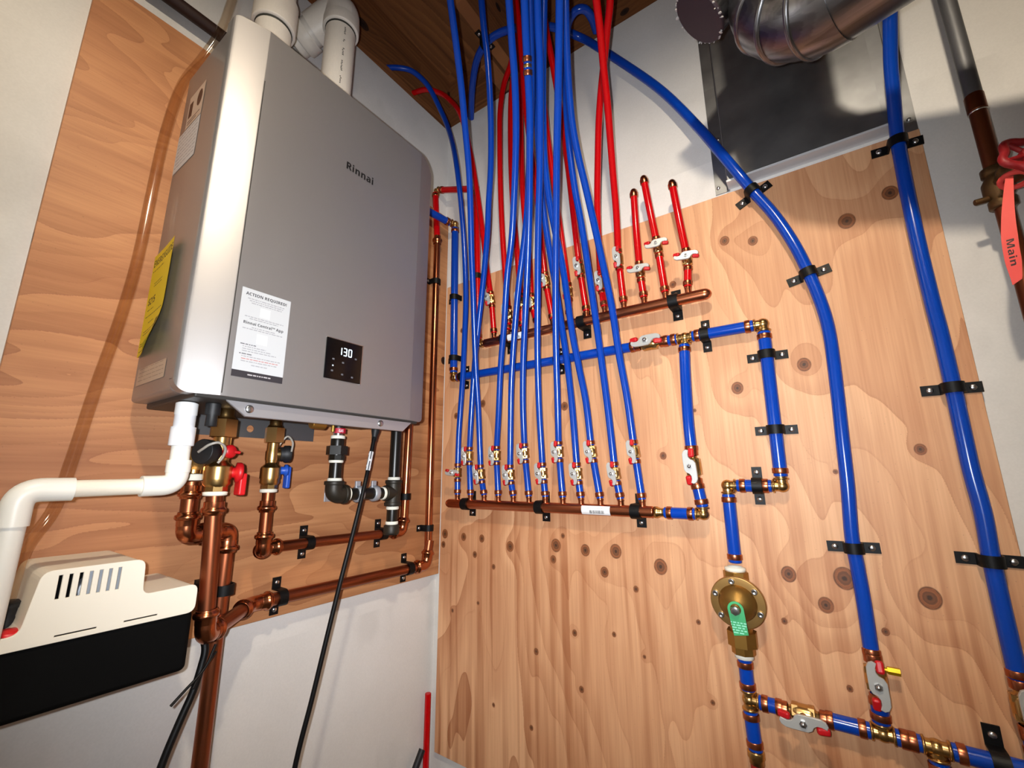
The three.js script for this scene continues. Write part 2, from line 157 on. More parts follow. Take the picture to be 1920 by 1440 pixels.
// ------------------------------------------------------------------ materials
const speck = (a, b, sx, amp, w = 256) => dataTex(w, w, (u, v) => { const n = (fbm(u * sx, v * sx, 4) - .5) * amp + (hash(Math.floor(u * w), Math.floor(v * w)) - .5) * b; return [a[0] + n, a[1] + n, a[2] + n]; });
const M = {
  drywall: std(0xffffff, .92, 0, { map: dataTex(512, 512, (u, v) => { const n = (fbm(u * 7, v * 7, 4) - .5) * 16 + (hash(Math.floor(u * 512), Math.floor(v * 512)) - .5) * 5; const sm = -9 * sst(.62, .8, fbm(u * 9 + 30, v * 6, 4)); return [222 + n + sm, 219 + n + sm, 214 + n + sm]; }) }),
  concrete: std(0xffffff, .95, 0, { map: speck([104, 100, 95], 14, 9, 40) }),
  lumber: null,
  blue: std(new THREE.Color(0x053ca2), .2, 0, { specularIntensity: .9 }),
  red: std(new THREE.Color(0xbc040b), .2, 0, { specularIntensity: .9 }),
  copper: std(new THREE.Color(0xb8704c), .24, 1),
  copperDull: std(0xffffff, .36, 1, { map: dataTex(256, 256, (u, v) => { const n = fbm(u * 8, v * 6, 4); const k = .5 + .75 * n; return [172 * k, 100 * k, 68 * k]; }) }),
  copperMan: std(0xffffff, .30, 1, { map: dataTex(256, 256, (u, v) => { const n = fbm(u * 8, v * 6, 4); const k = .78 + .4 * n; return [204 * k, 124 * k, 88 * k]; }) }),
  crimp: std(new THREE.Color(0xb26a4a), .30, 1),
  brass: std(new THREE.Color(0xc6a066), .28, 1),
  brassDull: std(new THREE.Color(0xa9803f), .42, .9),
  handle: std(new THREE.Color(0xc4c4c0), .34, .35),
  grip: std(new THREE.Color(0xc01018), .42),
  black: std(new THREE.Color(0x070708), .5, 0, { specularIntensity: .5 }),
  blackSoft: std(new THREE.Color(0x141416), .55),
  iron: std(new THREE.Color(0x16140f), .33, .25),
  ironCast: std(new THREE.Color(0x2a251d), .48, .35),
  steel: std(new THREE.Color(0xc9c9c9), .28, 1),
  tape: std(new THREE.Color(0xe8e4d4), .75),
  pvc: std(new THREE.Color(0xe9e5da), .38),
  pvcVent: std(0xffffff, .42, 0, { map: speck([226, 219, 208], 5, 6, 26) }),
  pvcGapShade: std(new THREE.Color(0x2c2c26), .6),  // dark colour standing for the shade in the vent joint gaps
  heater: std(new THREE.Color(0xa09d9c), .45, .78, { clearcoat: .22, clearcoatRoughness: .07 }),
  heaterDark: std(new THREE.Color(0x3b3835), .5, .4),
  skirt: std(new THREE.Color(0xb6b5b8), .4, .7),
  galv: std(0xffffff, .36, 1, { map: dataTex(512, 512, (u, v) => { const c = vn(u * 34 + vn(v * 20, u * 20) * 3, v * 34); const k = .66 + .5 * Math.floor(c * 5) / 5 + (fbm(u * 60, v * 60, 2) - .5) * .2; return [152 * k, 151 * k, 152 * k]; }) }),
  galvPanel: std(0xffffff, .42, .9, { map: dataTex(512, 512, (u, v) => { const c = fbm(u * 12, v * 12, 4); const k = .86 + .28 * c; return [150 * k, 151 * k, 152 * k]; }) }),
  cream: std(new THREE.Color(0xeee6d4), .46),
  tank: std(new THREE.Color(0x020202), .8, 0, { specularIntensity: .25 }),
  clear: std(new THREE.Color(0xf4ece2), .12, 0, { transmission: 1, thickness: .0, ior: 1.45 }),
  coral: std(new THREE.Color(0xf05048), .7),
  screen: std(new THREE.Color(0x050506), .12),
  white: std(new THREE.Color(0xe6e6e4), .6),
};
M.lumber = std(0xffffff, .8, 0, { map: veneer(256, 1024, .25, 1, { bands: 60, wander: 9, fine: 4, s: 5, contrast: .5, streak: .6, patch: .3, grain: .25, light: [168, 108, 58], dark: [106, 62, 30], knot: [58, 32, 18], knots: [[.12, .25, .018], [.06, .6, .012], [.19, .84, .012]] }) });
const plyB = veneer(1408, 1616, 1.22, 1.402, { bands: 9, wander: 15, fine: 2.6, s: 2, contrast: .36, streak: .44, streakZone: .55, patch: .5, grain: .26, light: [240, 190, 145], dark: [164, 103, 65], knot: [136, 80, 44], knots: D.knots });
const plyA = veneer(1024, 1306, .957, 1.22, { horizontal: true, bands: 13, wander: 20, fine: 9, s: 4, contrast: .42, streak: .35, patch: .75, grain: .24, light: [204, 146, 98], dark: [146, 90, 54], knot: [40, 18, 12], knots: [[.0076, .677, .011], [.4, .9, .007], [.62, .4, .006]] });
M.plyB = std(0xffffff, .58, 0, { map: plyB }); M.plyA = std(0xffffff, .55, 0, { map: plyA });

// ------------------------------------------------------------------ the room
function uvPlane(g, axU, axV, u0, v0, su, sv) { const p = g.attributes.position, uv = g.attributes.uv; const get = (i, a) => a === 'x' ? p.getX(i) : a === 'y' ? p.getY(i) : p.getZ(i); for (let i = 0; i < p.count; i++) uv.setXY(i, (get(i, axU) - u0) / su, (get(i, axV) - v0) / sv); return g; }
const TOP = 2.77, SUB = 3.03, XR = 3.4, ZF = 3.4;
structure('wall_left', uvPlane(box(-.13, 0, 0, 2.757, -.13, ZF), 'z', 'y', 0, 0, 1.1, 1.1), M.drywall, 'white painted drywall behind the water heater', 'wall');
structure('wall_back', uvPlane(box(0, XR, 0, TOP, -.13, 0), 'x', 'y', 0, 0, 1.1, 1.1), M.drywall, 'white painted drywall behind the tube manifolds', 'wall');
structure('wall_right', uvPlane(box(XR, XR + .12, 0, SUB, -.13, ZF + .12), 'z', 'y', 0, 0, 1.1, 1.1), M.drywall, 'white drywall at the far side of the closet', 'wall');
structure('wall_front', uvPlane(box(-.13, XR, 0, SUB, ZF, ZF + .12), 'x', 'y', 0, 0, 1.1, 1.1), M.drywall, 'white drywall opposite the tube manifolds', 'wall');
structure('floor', uvPlane(box(-.13, XR + .12, -.12, 0, -.13, ZF + .12), 'x', 'z', 0, 0, 1.5, 1.5), M.concrete, 'grey concrete floor of the closet', 'floor');
{
  const c = new THREE.Group(); c.name = 'ceiling'; c.userData = { kind: 'structure', label: 'open ceiling of bare wooden joists under a plywood subfloor', category: 'ceiling' }; c._base = V(0, 0, 0); scene.add(c);
  part(c, 'subfloor', uvPlane(box(-.13, XR + .12, SUB, SUB + .03, -.13, ZF + .12), 'x', 'z', 0, 0, .5, 1.3), M.lumber);
  part(c, 'top_plate', uvPlane(box(-.12, -.004, 2.757, 2.795, -.1, ZF), 'y', 'z', 0, 0, .25, 1), M.lumber);
  part(c, 'rim_joist', uvPlane(box(-.12, -.03, 2.795, SUB, -.13, ZF), 'y', 'z', 2.78, .13, .25, 1), M.lumber);
  part(c, 'rim_joist', uvPlane(box(-.03, XR, TOP, SUB, -.13, -.03), 'y', 'x', 2.78, .1, .25, 1), M.lumber);
  for (const x of [.32, .93, 1.54, 2.15, 2.76]) { const g = box(x, x + .038, TOP, SUB, -.03, ZF, .003); part(c, 'joist', uvPlane(g, 'y', 'z', 2.7 + x * .07, x, .25, 1), M.lumber); }
  part(c, 'blocking', uvPlane(box(.262, .31, TOP, SUB, -.03, .13, .003), 'y', 'z', 2.72, .4, .25, 1), M.lumber);
}
// plywood backer boards
{
  const b = thing('plywood_board', 'pale knotty plywood sheet with upright grain carrying the tube manifolds', 'plywood', [.64, .69, .0075]);
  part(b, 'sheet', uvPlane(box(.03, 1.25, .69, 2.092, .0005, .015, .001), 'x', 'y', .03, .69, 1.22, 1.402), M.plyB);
  const a = thing('plywood_board', 'reddish plywood sheet with level grain behind the water heater', 'plywood', [.0075, 1.155, .48]);
  part(a, 'sheet', uvPlane(box(.0005, .015, 1.155, 2.374, .002, .957, .001), 'z', 'y', 0, 1.155, .957, 1.22), M.plyA);
}

// ------------------------------------------------------------------ shared small builders
const ordinal = ['first', 'second', 'third', 'fourth', 'fifth', 'sixth', 'seventh', 'eighth', 'ninth', 'tenth', 'eleventh', 'twelfth'];
const screwGeo = (a, d, r = .0048) => [lathe(a, d, [[0, .0034], [r * .6, .0032], [r, .0018], [r * 1.05, 0]], 14)];
// strap clamp over a pipe: c on the pipe's axis, ax the pipe's direction, nz the wall's outward normal, h from axis to wall
function strap(label, c, ax, nz, h, r, o = {}) {
  c = A(c); ax = A(ax).clone().normalize(); nz = A(nz).clone().normalize(); const s = nz.clone().cross(ax).normalize();
  const t = .0028, w = o.w || .018, tab = o.tab || .024, ro = r + .0006 + t, wall = -h;
  const b = thing('pipe_clamp', label, 'clamp', c.clone().sub(nz.clone().multiplyScalar(h)), o.group || 'black pipe clamps');
  const M4 = new THREE.Matrix4().makeBasis(s, nz, ax).setPosition(c);
  const sh = new THREE.Shape(); const full = h > r + .012;
  const R = r + .0006, L0 = R + tab * (o.one === 'a' ? .18 : 1), L1 = R + tab * (o.one === 'b' ? .18 : 1);
  // outer contour, then back along the inside
  sh.moveTo(-L0, wall); sh.lineTo(-L0, wall + t); sh.lineTo(-ro, wall + t); sh.lineTo(-ro, 0); sh.absarc(0, 0, ro, Math.PI, 0, true); sh.lineTo(ro, wall + t); sh.lineTo(L1, wall + t); sh.lineTo(L1, wall);
  if (full) { sh.lineTo(-L0, wall); const hole = new THREE.Path(); hole.absarc(0, 0, R, 0, Math.PI * 2, true); sh.holes.push(hole); }
  else { sh.lineTo(R, wall); sh.lineTo(R, 0); sh.absarc(0, 0, R, 0, Math.PI, false); sh.lineTo(-R, wall); sh.lineTo(-L0, wall); }
  const g = new THREE.ExtrudeGeometry(sh, { depth: w, bevelEnabled: false, curveSegments: 14 }); g.translate(0, 0, -w / 2); g.applyMatrix4(M4);
  part(b, 'strap', g, o.mat || M.black);
  const sp = [];
  if (o.one !== 'a') sp.push(-(ro + L0) / 2); if (o.one !== 'b') sp.push((ro + L1) / 2);
  for (const x of sp) part(b, 'screw', screwGeo(c.clone().add(s.clone().multiplyScalar(x)).add(nz.clone().multiplyScalar(wall + t)), nz), M.steel);
  return b;
}
const X_ = V(1, 0, 0), Y_ = V(0, 1, 0), Z_ = V(0, 0, 1), T = .015;
const crimp = (p, d, r, len = .011) => { d = A(d).clone().normalize(); const a = A(p).clone().sub(d.clone().multiplyScalar(len / 2)); return lathe(a, d, [[r, 0], [r + .0018, .001], [r + .0018, len - .001], [r, len]], 18); };
// brass elbow or tee body between PEX ends
function fitting(name, label, center, dirs, r, o = {}) {
  const c = A(center), b = thing(name, label, o.cat || 'fitting', c); const L = o.len || .026;
  const geos = dirs.map(d => { const e = A(d).clone().normalize(); return cyl(c, c.clone().add(e.clone().multiplyScalar(L)), r * .82, 16); });
  geos.push(along(new THREE.SphereGeometry(r * .98, 16, 12), c, Y_));
  for (const d of dirs) { const e = A(d).clone().normalize(); geos.push(lathe(c.clone().add(e.clone().multiplyScalar(L * .52)), e, [[r * .8, 0], [r * 1.1, .001], [r * 1.1, .004], [r * .8, .005]], 16)); }
  part(b, 'body', geos, o.mat || M.brass); return b;
}
function pexPipe(label, a, b, r, mat, o = {}) {
  a = A(a); b = A(b); const d = b.clone().sub(a).normalize(); const t = thing(o.name || 'water_pipe', label, 'pipe', a, o.group);
  const ba = o.mid ? o.mid : null;
  part(t, 'tube', ba ? spline([a, ...ba.map(A), b], r, 16) : cyl(a, b, r, 18), mat);
  const m0 = ba ? A(ba[0]).clone().sub(a) : d, m1 = ba ? b.clone().sub(A(ba[ba.length - 1])) : d;
  if (o.c0 !== false) part(t, 'crimp_ring', crimp(a.clone().add(m0.clone().setLength(.011)), m0, r), M.crimp);
  if (o.c1 !== false) part(t, 'crimp_ring', crimp(b.clone().sub(m1.clone().setLength(.011)), m1, r), M.crimp);
  return t;
}
// ball valve: axis along local Y, handle towards local +Z; s scales it
function makeValve(s, closed, name) {
  const g = new THREE.Group(); g.name = name; g.userData = { label: '', category: 'valve' }; g._base = V(0, 0, 0);
  const r = .0085 * s, L = .026 * s;
  part(g, 'body', [lathe(V(0, -L, 0), Y_, [[0, 0], [r * .8, 0], [r * .8, L * .45], [r * 1.22, L * .52], [r * 1.35, L * .75], [r * 1.35, L * 1.25], [r * 1.22, L * 1.48], [r * .8, L * 1.55], [r * .8, L * 2], [0, L * 2]], 18),
    prism(V(0, L * .22, 0), Y_, r * 1.42, L * .26, 6), prism(V(0, -L * .48, 0), Y_, r * 1.42, L * .26, 6), cyl(V(0, 0, 0), V(0, 0, .0255 * s), r * .62, 12)], M.brass);
  part(g, 'crimp_ring', crimp(V(0, L * .86, 0), Y_, r * .98, .010 * s), M.crimp);
  part(g, 'crimp_ring', crimp(V(0, -L * .86, 0), Y_, r * .98, .010 * s), M.crimp);
  const sh = new THREE.Shape(); const k = .021 * s, q = .0085 * s;      // butterfly plate: two wings offset either side of the hub
  const half = [[-1.0, .1], [-1.02, .55], [-.98, .92], [-.72, 1.14], [-.3, 1.22], [.06, 1.16], [-.12, .92], [-.1, .68], [.2, .5], [.7, .4], [.98, .2]];
  [...half, ...half.map(([a, b]) => [-a, -b])].forEach(([a, b], i) => i ? sh.lineTo(a * q, b * k) : sh.moveTo(a * q, b * k)); sh.closePath();
  const pl = new THREE.ExtrudeGeometry(sh, { depth: .0028 * s, bevelEnabled: true, bevelThickness: .0008, bevelSize: .0008, bevelSegments: 1, curveSegments: 6 }); pl.translate(0, 0, .0245 * s);
  const turn = closed ? Math.PI / 2 * .94 : 0; pl.rotateZ(turn);
  const h = part(g, 'handle', pl, M.handle);
  for (const e of [-1, 1]) { const t = new RoundedBoxGeometry(.0085 * s, .0145 * s, .0075 * s, 2, .003 * s); t.rotateX(e * -.3); t.translate(e * .0042 * s, e * .0205 * s, .0245 * s); t.rotateZ(turn); part(h, 'grip', t, M.grip, 'red dipped grip'); }
  part(h, 'nut', [prism(V(0, 0, .0275 * s), Z_, .0042 * s, .0035 * s), lathe(V(0, 0, .031 * s), Z_, [[.0026 * s, 0], [.002 * s, .002 * s], [0, .0022 * s]], 10)], M.steel);
  return g;
}
const valveOpen = makeValve(1, false, 'shutoff_valve'), valveShut = makeValve(1, true, 'shutoff_valve'), valveBig = makeValve(1.34, false, 'shutoff_valve'), valveBigShut = makeValve(1.34, true, 'shutoff_valve');
function placeValve(proto, p, dir, label, group, face = Z_) {
  const y = A(dir).clone().normalize(), x = y.clone().cross(face).normalize(), z = x.clone().cross(y); const q = new THREE.Quaternion().setFromRotationMatrix(new THREE.Matrix4().makeBasis(x, y, z));
  return copyOf(proto, A(p), q, label, group);
}

// ------------------------------------------------------------------ tankless water heater
{
  const z0 = .322, z1 = .812, y0 = 1.572, y1 = 2.262, xf = .275, xb = .022;
  const w = thing('water_heater', 'silver-grey tankless water heater hung on the plywood with a black control panel', 'water heater', [.14, y0, .567]);
  // casing: box behind the front cover
  part(w, 'casing', box(.048, .236, y0 + .004, y1 - .012, z0 + .006, z1 - .004, .006), M.heater);
  part(w, 'back_plate', [box(.0155, .05, y0 + .03, y1 - .04, z0 + .05, z1 - .05, .002)], M.heaterDark);
  // front cover: profile across (z, x) swept up, its upper corners rounded
  const prof = []; const N = 10;
  const side = (s) => { const e = s > 0 ? z1 : z0, q = [];
    q.push([e, .238]); q.push([e, .252]);
    q.push([e - s * .0012, .2555]); q.push([e - s * .0036, .2578]);
    for (let i = 0; i <= N; i++) { const t = i / N; q.push([e - s * (.0068 + .0492 * t), .2594 + (xf - .2594) * (1.16 * t - .16 * t * t)]); }
    return q; };
  const L = side(1), Rr = side(-1).reverse(); const flat = []; for (let i = 1; i < 12; i++) flat.push([mix(L[L.length - 1][0], Rr[0][0], i / 12), xf]);
  for (const p of [...L, ...flat, ...Rr]) prof.push(p);
  const top = z => { const r = .045, d1 = z - z0, rs = .014, d2 = z1 - z; let y = y1; if (d1 < r) y -= r - Math.sqrt(Math.max(0, r * r - (r - d1) ** 2)); if (d2 < rs) y -= rs - Math.sqrt(Math.max(0, rs * rs - (rs - d2) ** 2)); return y; };
  const bot = z => { const r = .02; let y = y0; for (const d of [z - z0, z1 - z]) if (d < r) y += r - Math.sqrt(Math.max(0, r * r - (r - d) ** 2)); return y; };
  // refine the profile near the corners so the rounding reads
  const P = []; for (let i = 0; i < prof.length - 1; i++) { const n = 3; for (let j = 0; j < n; j++) P.push([mix(prof[i][0], prof[i + 1][0], j / n), mix(prof[i][1], prof[i + 1][1], j / n)]); } P.push(prof[prof.length - 1]);
  const rows = 16, pos = [], idx = [], uv = [];
  for (const [z, x] of P) for (let j = 0; j <= rows; j++) { const t = j / rows; pos.push(x, mix(bot(z), top(z), t), z); uv.push(z, t); }
  for (let i = 0; i < P.length - 1; i++) for (let j = 0; j < rows; j++) { const a = i * (rows + 1) + j, b = a + rows + 1; idx.push(a, b, a + 1, b, b + 1, a + 1); }
  const g = new THREE.BufferGeometry(); g.setAttribute('position', new THREE.Float32BufferAttribute(pos, 3)); g.setAttribute('uv', new THREE.Float32BufferAttribute(uv, 2)); g.setIndex(idx); g.computeVertexNormals();
  const rim = []; const ridx = []; for (const f of [top, bot]) { const o = rim.length / 3; P.forEach(([z, x]) => { const y = f(z); rim.push(x, y, z, .236, y + (f === top ? -.001 : .001), z); }); for (let i = 0; i < P.length - 1; i++) { const a = o + i * 2; ridx.push(a, a + 1, a + 2, a + 2, a + 1, a + 3); } }
  const rg = new THREE.BufferGeometry(); rg.setAttribute('position', new THREE.Float32BufferAttribute(rim, 3)); rg.setIndex(ridx); rg.computeVertexNormals();
  const cover = part(w, 'front_cover', [g, rg], M.heater);
  // seam where the edge strip meets the flat front, and the dark joint behind the cover
  part(cover, 'seam', box(xf - .0012, xf + .0004, y0 + .004, y1 - .11, .7548, .7562), M.heaterDark);
  part(w, 'cover_joint', box(.2345, .2385, y0 + .022, y1 - .016, z0 + .004, z1 - .003), M.heaterDark);
  part(w, 'base_plate', box(.052, .262, y0 - .005, y0 + .006, z0 + .02, z1 - .026, .003), M.heaterDark);
  // lip under the front: a folded strip with slanting ends
  const sk = new THREE.Shape(); sk.moveTo(-.742, y0 - .004); sk.lineTo(-.712, y0 - .026); sk.lineTo(-.385, y0 - .024); sk.lineTo(-.362, y0 - .004); const skg = new THREE.ExtrudeGeometry(sk, { depth: .004, bevelEnabled: true, bevelSize: .001, bevelThickness: .001, bevelSegments: 1 }); skg.rotateY(Math.PI / 2); skg.translate(.258, 0, 0);
  const lip = part(w, 'front_lip', skg, M.skirt);
  for (const [y, z] of [[1.5575, .708], [1.559, .447]]) part(lip, 'screw', screwGeo([.263, y, z], X_, .0065), M.steel);
  // brand name
  const decal = (name, y0, y1, za, zb, x, tex, mat, label) => { const g = new THREE.PlaneGeometry(za - zb, y1 - y0); g.rotateY(Math.PI / 2); g.translate(x, (y0 + y1) / 2, (za + zb) / 2); return part(mat && mat._p || w, name, g, std(0xffffff, .55, 0, { map: tex, ...(mat || {}) }), label); };
  const logo = canvasTex(512, 128, (c, W, H) => { c.clearRect(0, 0, W, H); c.fillStyle = '#000'; c.fillRect(0, 0, W, H); c.fillStyle = '#fff'; c.font = 'bold 118px sans-serif'; c.textAlign = 'center'; c.textBaseline = 'alphabetic'; c.fillText('Rinnai', W / 2, 108, 500); });
  logo.colorSpace = THREE.NoColorSpace;
  { const g = new THREE.PlaneGeometry(.100, .025); g.rotateY(Math.PI / 2); g.translate(xf + .0006, 2.0935, .549); part(cover, 'brand_lettering', g, std(0x0c0a09, .5, 0, { alphaMap: logo, transparent: true, alphaTest: .5 }), 'dark brand lettering'); }
  // notice sticker
  const notice = canvasTex(640, 1200, (c, W, H) => { c.fillStyle = '#b2b4b6'; c.fillRect(0, 0, W, H); c.fillStyle = '#2a2a2e'; c.textAlign = 'center'; c.font = 'bold 58px sans-serif'; c.fillText('ACTION REQUIRED!', W / 2, 92, 540);
    const line = (x0, x1, y, t = 11, col = '#8b8b90') => { c.fillStyle = col; for (let x = x0; x < x1;) { const l = 14 + hash(x, y) * 46; c.fillRect(x, y, Math.min(l, x1 - x), t); x += l + 9; } };
    [128, 156, 184].forEach((y, i) => line(80 + i * 26, 560 - i * 16, y)); c.fillStyle = '#bfc0c1'; c.fillRect(250, 222, 132, 132); [376, 402].forEach((y, i) => line(70 + i * 60, 570 - i * 70, y));
    c.fillStyle = '#2a2a2e'; c.font = 'bold 54px sans-serif'; c.fillText('Rinnai Central\u2122 App', W / 2, 486, 520); [516, 542].forEach((y, i) => line(170 - i * 110, 470 + i * 110, y)); c.fillStyle = '#bfc0c1'; c.fillRect(245, 588, 140, 140);
    line(60, 260, 752, 13, '#5c5c62'); [784, 814, 844].forEach((y, i) => line(90, 380 + i * 70, y)); line(60, 210, 882, 13, '#5c5c62'); [914, 946, 978].forEach((y, i) => line(90, 580 - i * 20, y, 11, i === 1 ? '#a8706c' : '#8b8b90')); line(220, 420, 1020);
    c.fillStyle = '#29252a'; c.fillRect(0, 1112, W, 88); line(190, 480, 1146, 16, '#a8a4a6'); });
  { const g = new THREE.PlaneGeometry(.080, .150); g.rotateY(Math.PI / 2); g.translate(xf + .0006, 1.680, .7065); part(cover, 'notice_sticker', g, std(0xffffff, .5, 0, { map: notice }), 'white printed notice sticker'); }
  // control panel
  const cp = part(w, 'control_panel', box(xf - .002, xf + .0026, 1.6305, 1.7095, .5145, .5925, .0012), M.screen, 'black glass control panel with a lit number');
  part(cp, 'bezel', [box(xf - .001, xf + .0032, 1.6295, 1.7105, .5128, .5146), box(xf - .001, xf + .0032, 1.7093, 1.7107, .5128, .5930)], M.steel);
  const seg = []; const dig = (z, on, w = .0062, h = .0145, y = 1.688) => { const t = .0019, S = { a: [0, h / 2, w, t], g: [0, 0, w, t], d: [0, -h / 2, w, t], f: [w / 2, h / 4, t, h / 2 - .0006], b: [-w / 2, h / 4, t, h / 2 - .0006], e: [w / 2, -h / 4, t, h / 2 - .0006], c: [-w / 2, -h / 4, t, h / 2 - .0006] };
    for (const k of on) { const [dz, dy, ww, hh] = S[k]; seg.push(box(xf + .0027, xf + .0031, y + dy - hh / 2, y + dy + hh / 2, z + dz - ww / 2, z + dz + ww / 2)); } };
  dig(.5635, 'bc'); dig(.5525, 'abgcd'); dig(.5415, 'abcdef'); seg.push(box(xf + .0027, xf + .0031, 1.6555, 1.6578, .5755, .5778));
  part(cp, 'display_number', seg, std(0x111111, .5, 0, { emissive: new THREE.Color(.75, .9, 1), emissiveIntensity: 2.2 }), 'lit figure 130');
  const ic = []; for (const [y, z] of [[1.6695, .5765], [1.666, .5555], [1.6465, .5775], [1.6425, .5555], [1.6405, .5335], [1.679, .528]]) ic.push(box(xf + .0026, xf + .0029, y - .0016, y + .0016, z - .0022, z + .0022));
  part(cp, 'key_marks', ic, std(0x55555a, .6));
  // stickers on the left flank
  const flank = (name, xa, xb2, ya, yb, tex, label) => { const g = new THREE.PlaneGeometry(xb2 - xa, yb - ya); g.translate((xa + xb2) / 2, (ya + yb) / 2, z1 - .0034); part(w, name, g, std(0xffffff, .5, 0, { map: tex }), label); };
  const lines = (bg, fg, n) => canvasTex(256, 256, (c, W, H) => { c.fillStyle = bg; c.fillRect(0, 0, W, H); c.fillStyle = fg; for (let i = 0; i < n; i++) for (let x = 14; x < 240;) { const l = 10 + hash(x, i * 31) * 40; c.fillRect(x, 14 + i * (230 / n), Math.min(l, 240 - x), 6); x += l + 7; } });
  flank('warning_sticker', .083, .158, 2.108, 2.182, canvasTex(256, 256, (c, W, H) => { c.fillStyle = '#cbb9a8'; c.fillRect(0, 0, W, H); c.fillStyle = '#4a2a1c'; c.fillRect(18, 60, 60, 120); c.beginPath(); c.ellipse(185, 95, 42, 62, 0, 0, 7); c.fill(); c.fillRect(20, 205, 200, 8); c.fillRect(20, 225, 150, 8); }), 'tan sticker with dark warning pictures');
  flank('data_sticker', .055, .158, 2.02, 2.106, lines('#cfd0d2', '#9a9a9e', 9), 'white data sticker with fine print');
  flank('rating_sticker', .066, .198, 1.602, 1.632, lines('#b9a28c', '#6c5a4c', 4), 'faded tan rating sticker');
  // yellow energy sheet, lifting off at its free edge
  const yt = canvasTex(512, 832, (c, W, H) => { c.fillStyle = '#e6cc0e'; c.fillRect(0, 0, W, H); c.fillStyle = '#1d1a06'; c.font = 'bold 84px sans-serif'; c.fillText('ENERGYGUIDE', 12, 104, 490);
    const line = (x0, x1, y, t = 8) => { c.fillStyle = '#6d6006'; for (let x = x0; x < x1;) { const l = 12 + hash(x, y) * 44; c.fillRect(x, y, Math.min(l, x1 - x), t); x += l + 8; } }; line(16, 300, 140); line(120, 330, 260); line(120, 330, 282); c.fillStyle = '#1d1a06'; c.font = 'bold 82px sans-serif'; c.fillText('$215', 40, 430, 190); line(60, 220, 470); line(40, 470, 520); line(150, 300, 580); line(60, 470, 640); line(60, 330, 662); c.fillStyle = '#4a4206'; c.fillRect(400, 600, 80, 90); line(30, 420, 730); line(30, 420, 750); line(30, 300, 792); });
  { const nx = 10, ny = 14, pos = [], uv = [], idx = []; for (let j = 0; j <= ny; j++) for (let i = 0; i <= nx; i++) { const s = i / nx, t = j / ny; const lift = .0012 + .007 * s ** 1.5 + .012 * (s * Math.max(0, t - .6) / .4) ** 2; pos.push(.05 + .118 * s - .07 * s * Math.max(0, t - .62) ** 1.1, 1.85 - .195 * t + .012 * s * Math.max(0, t - .7), z1 - .003 + lift); uv.push(s, 1 - t); }
    for (let j = 0; j < ny; j++) for (let i = 0; i < nx; i++) { const a = j * (nx + 1) + i, b = a + nx + 1; idx.push(a, b, a + 1, b, b + 1, a + 1); }
    const g = new THREE.BufferGeometry(); g.setAttribute('position', new THREE.Float32BufferAttribute(pos, 3)); g.setAttribute('uv', new THREE.Float32BufferAttribute(uv, 2)); g.setIndex(idx); g.computeVertexNormals();
    part(w, 'energy_sheet', g, std(0xffffff, .55, 0, { map: yt, side: THREE.DoubleSide }), 'yellow energy rating sheet lifting off'); }
  // drain spout and its small clear fitting under the near corner
  part(w, 'drain_spout', [lathe([.2, y0 - .006, .773], V(0, -1, 0), [[.011, 0], [.015, .002], [.015, .02], [.012, .022], [.012, .032]], 18)], M.white);
  part(w, 'drain_plug', [lathe([.215, y0 - .006, .742], V(0, -1, 0), [[.011, 0], [.011, .018], [.008, .018], [.0085, .036], [0, .037]], 14)], M.blackSoft);
  part(w, 'drain_knob', [cyl([.175, y0 - .016, .575 - .025], [.175, y0 - .016, .575 - .055], .011, 14), cyl([.175, y0 - .006, .5], [.175, y0 - .03, .5], .004, 10)], M.brassDull);
}
// wall bracket below the heater
{
  const b = thing('wall_bracket', 'grey steel wall bracket with round holes under the heater', 'bracket', [.02, 1.53, .56]);
  const sh = new THREE.Shape(); sh.moveTo(-.70, 1.532); sh.lineTo(-.45, 1.532); sh.lineTo(-.45, 1.60); sh.lineTo(-.70, 1.60); for (const z of [.645, .608, .595]) { const h = new THREE.Path(); h.absellipse(-z, 1.551, z === .608 ? .004 : .0075, z === .608 ? .004 : .0075, 0, Math.PI * 2); if (z !== .608) sh.holes.push(h); }
  const g = new THREE.ExtrudeGeometry(sh, { depth: .003, bevelEnabled: false }); g.rotateY(Math.PI / 2); g.translate(.0152, 0, 0); part(b, 'plate', g, std(0x77787a, .4, .8));
}
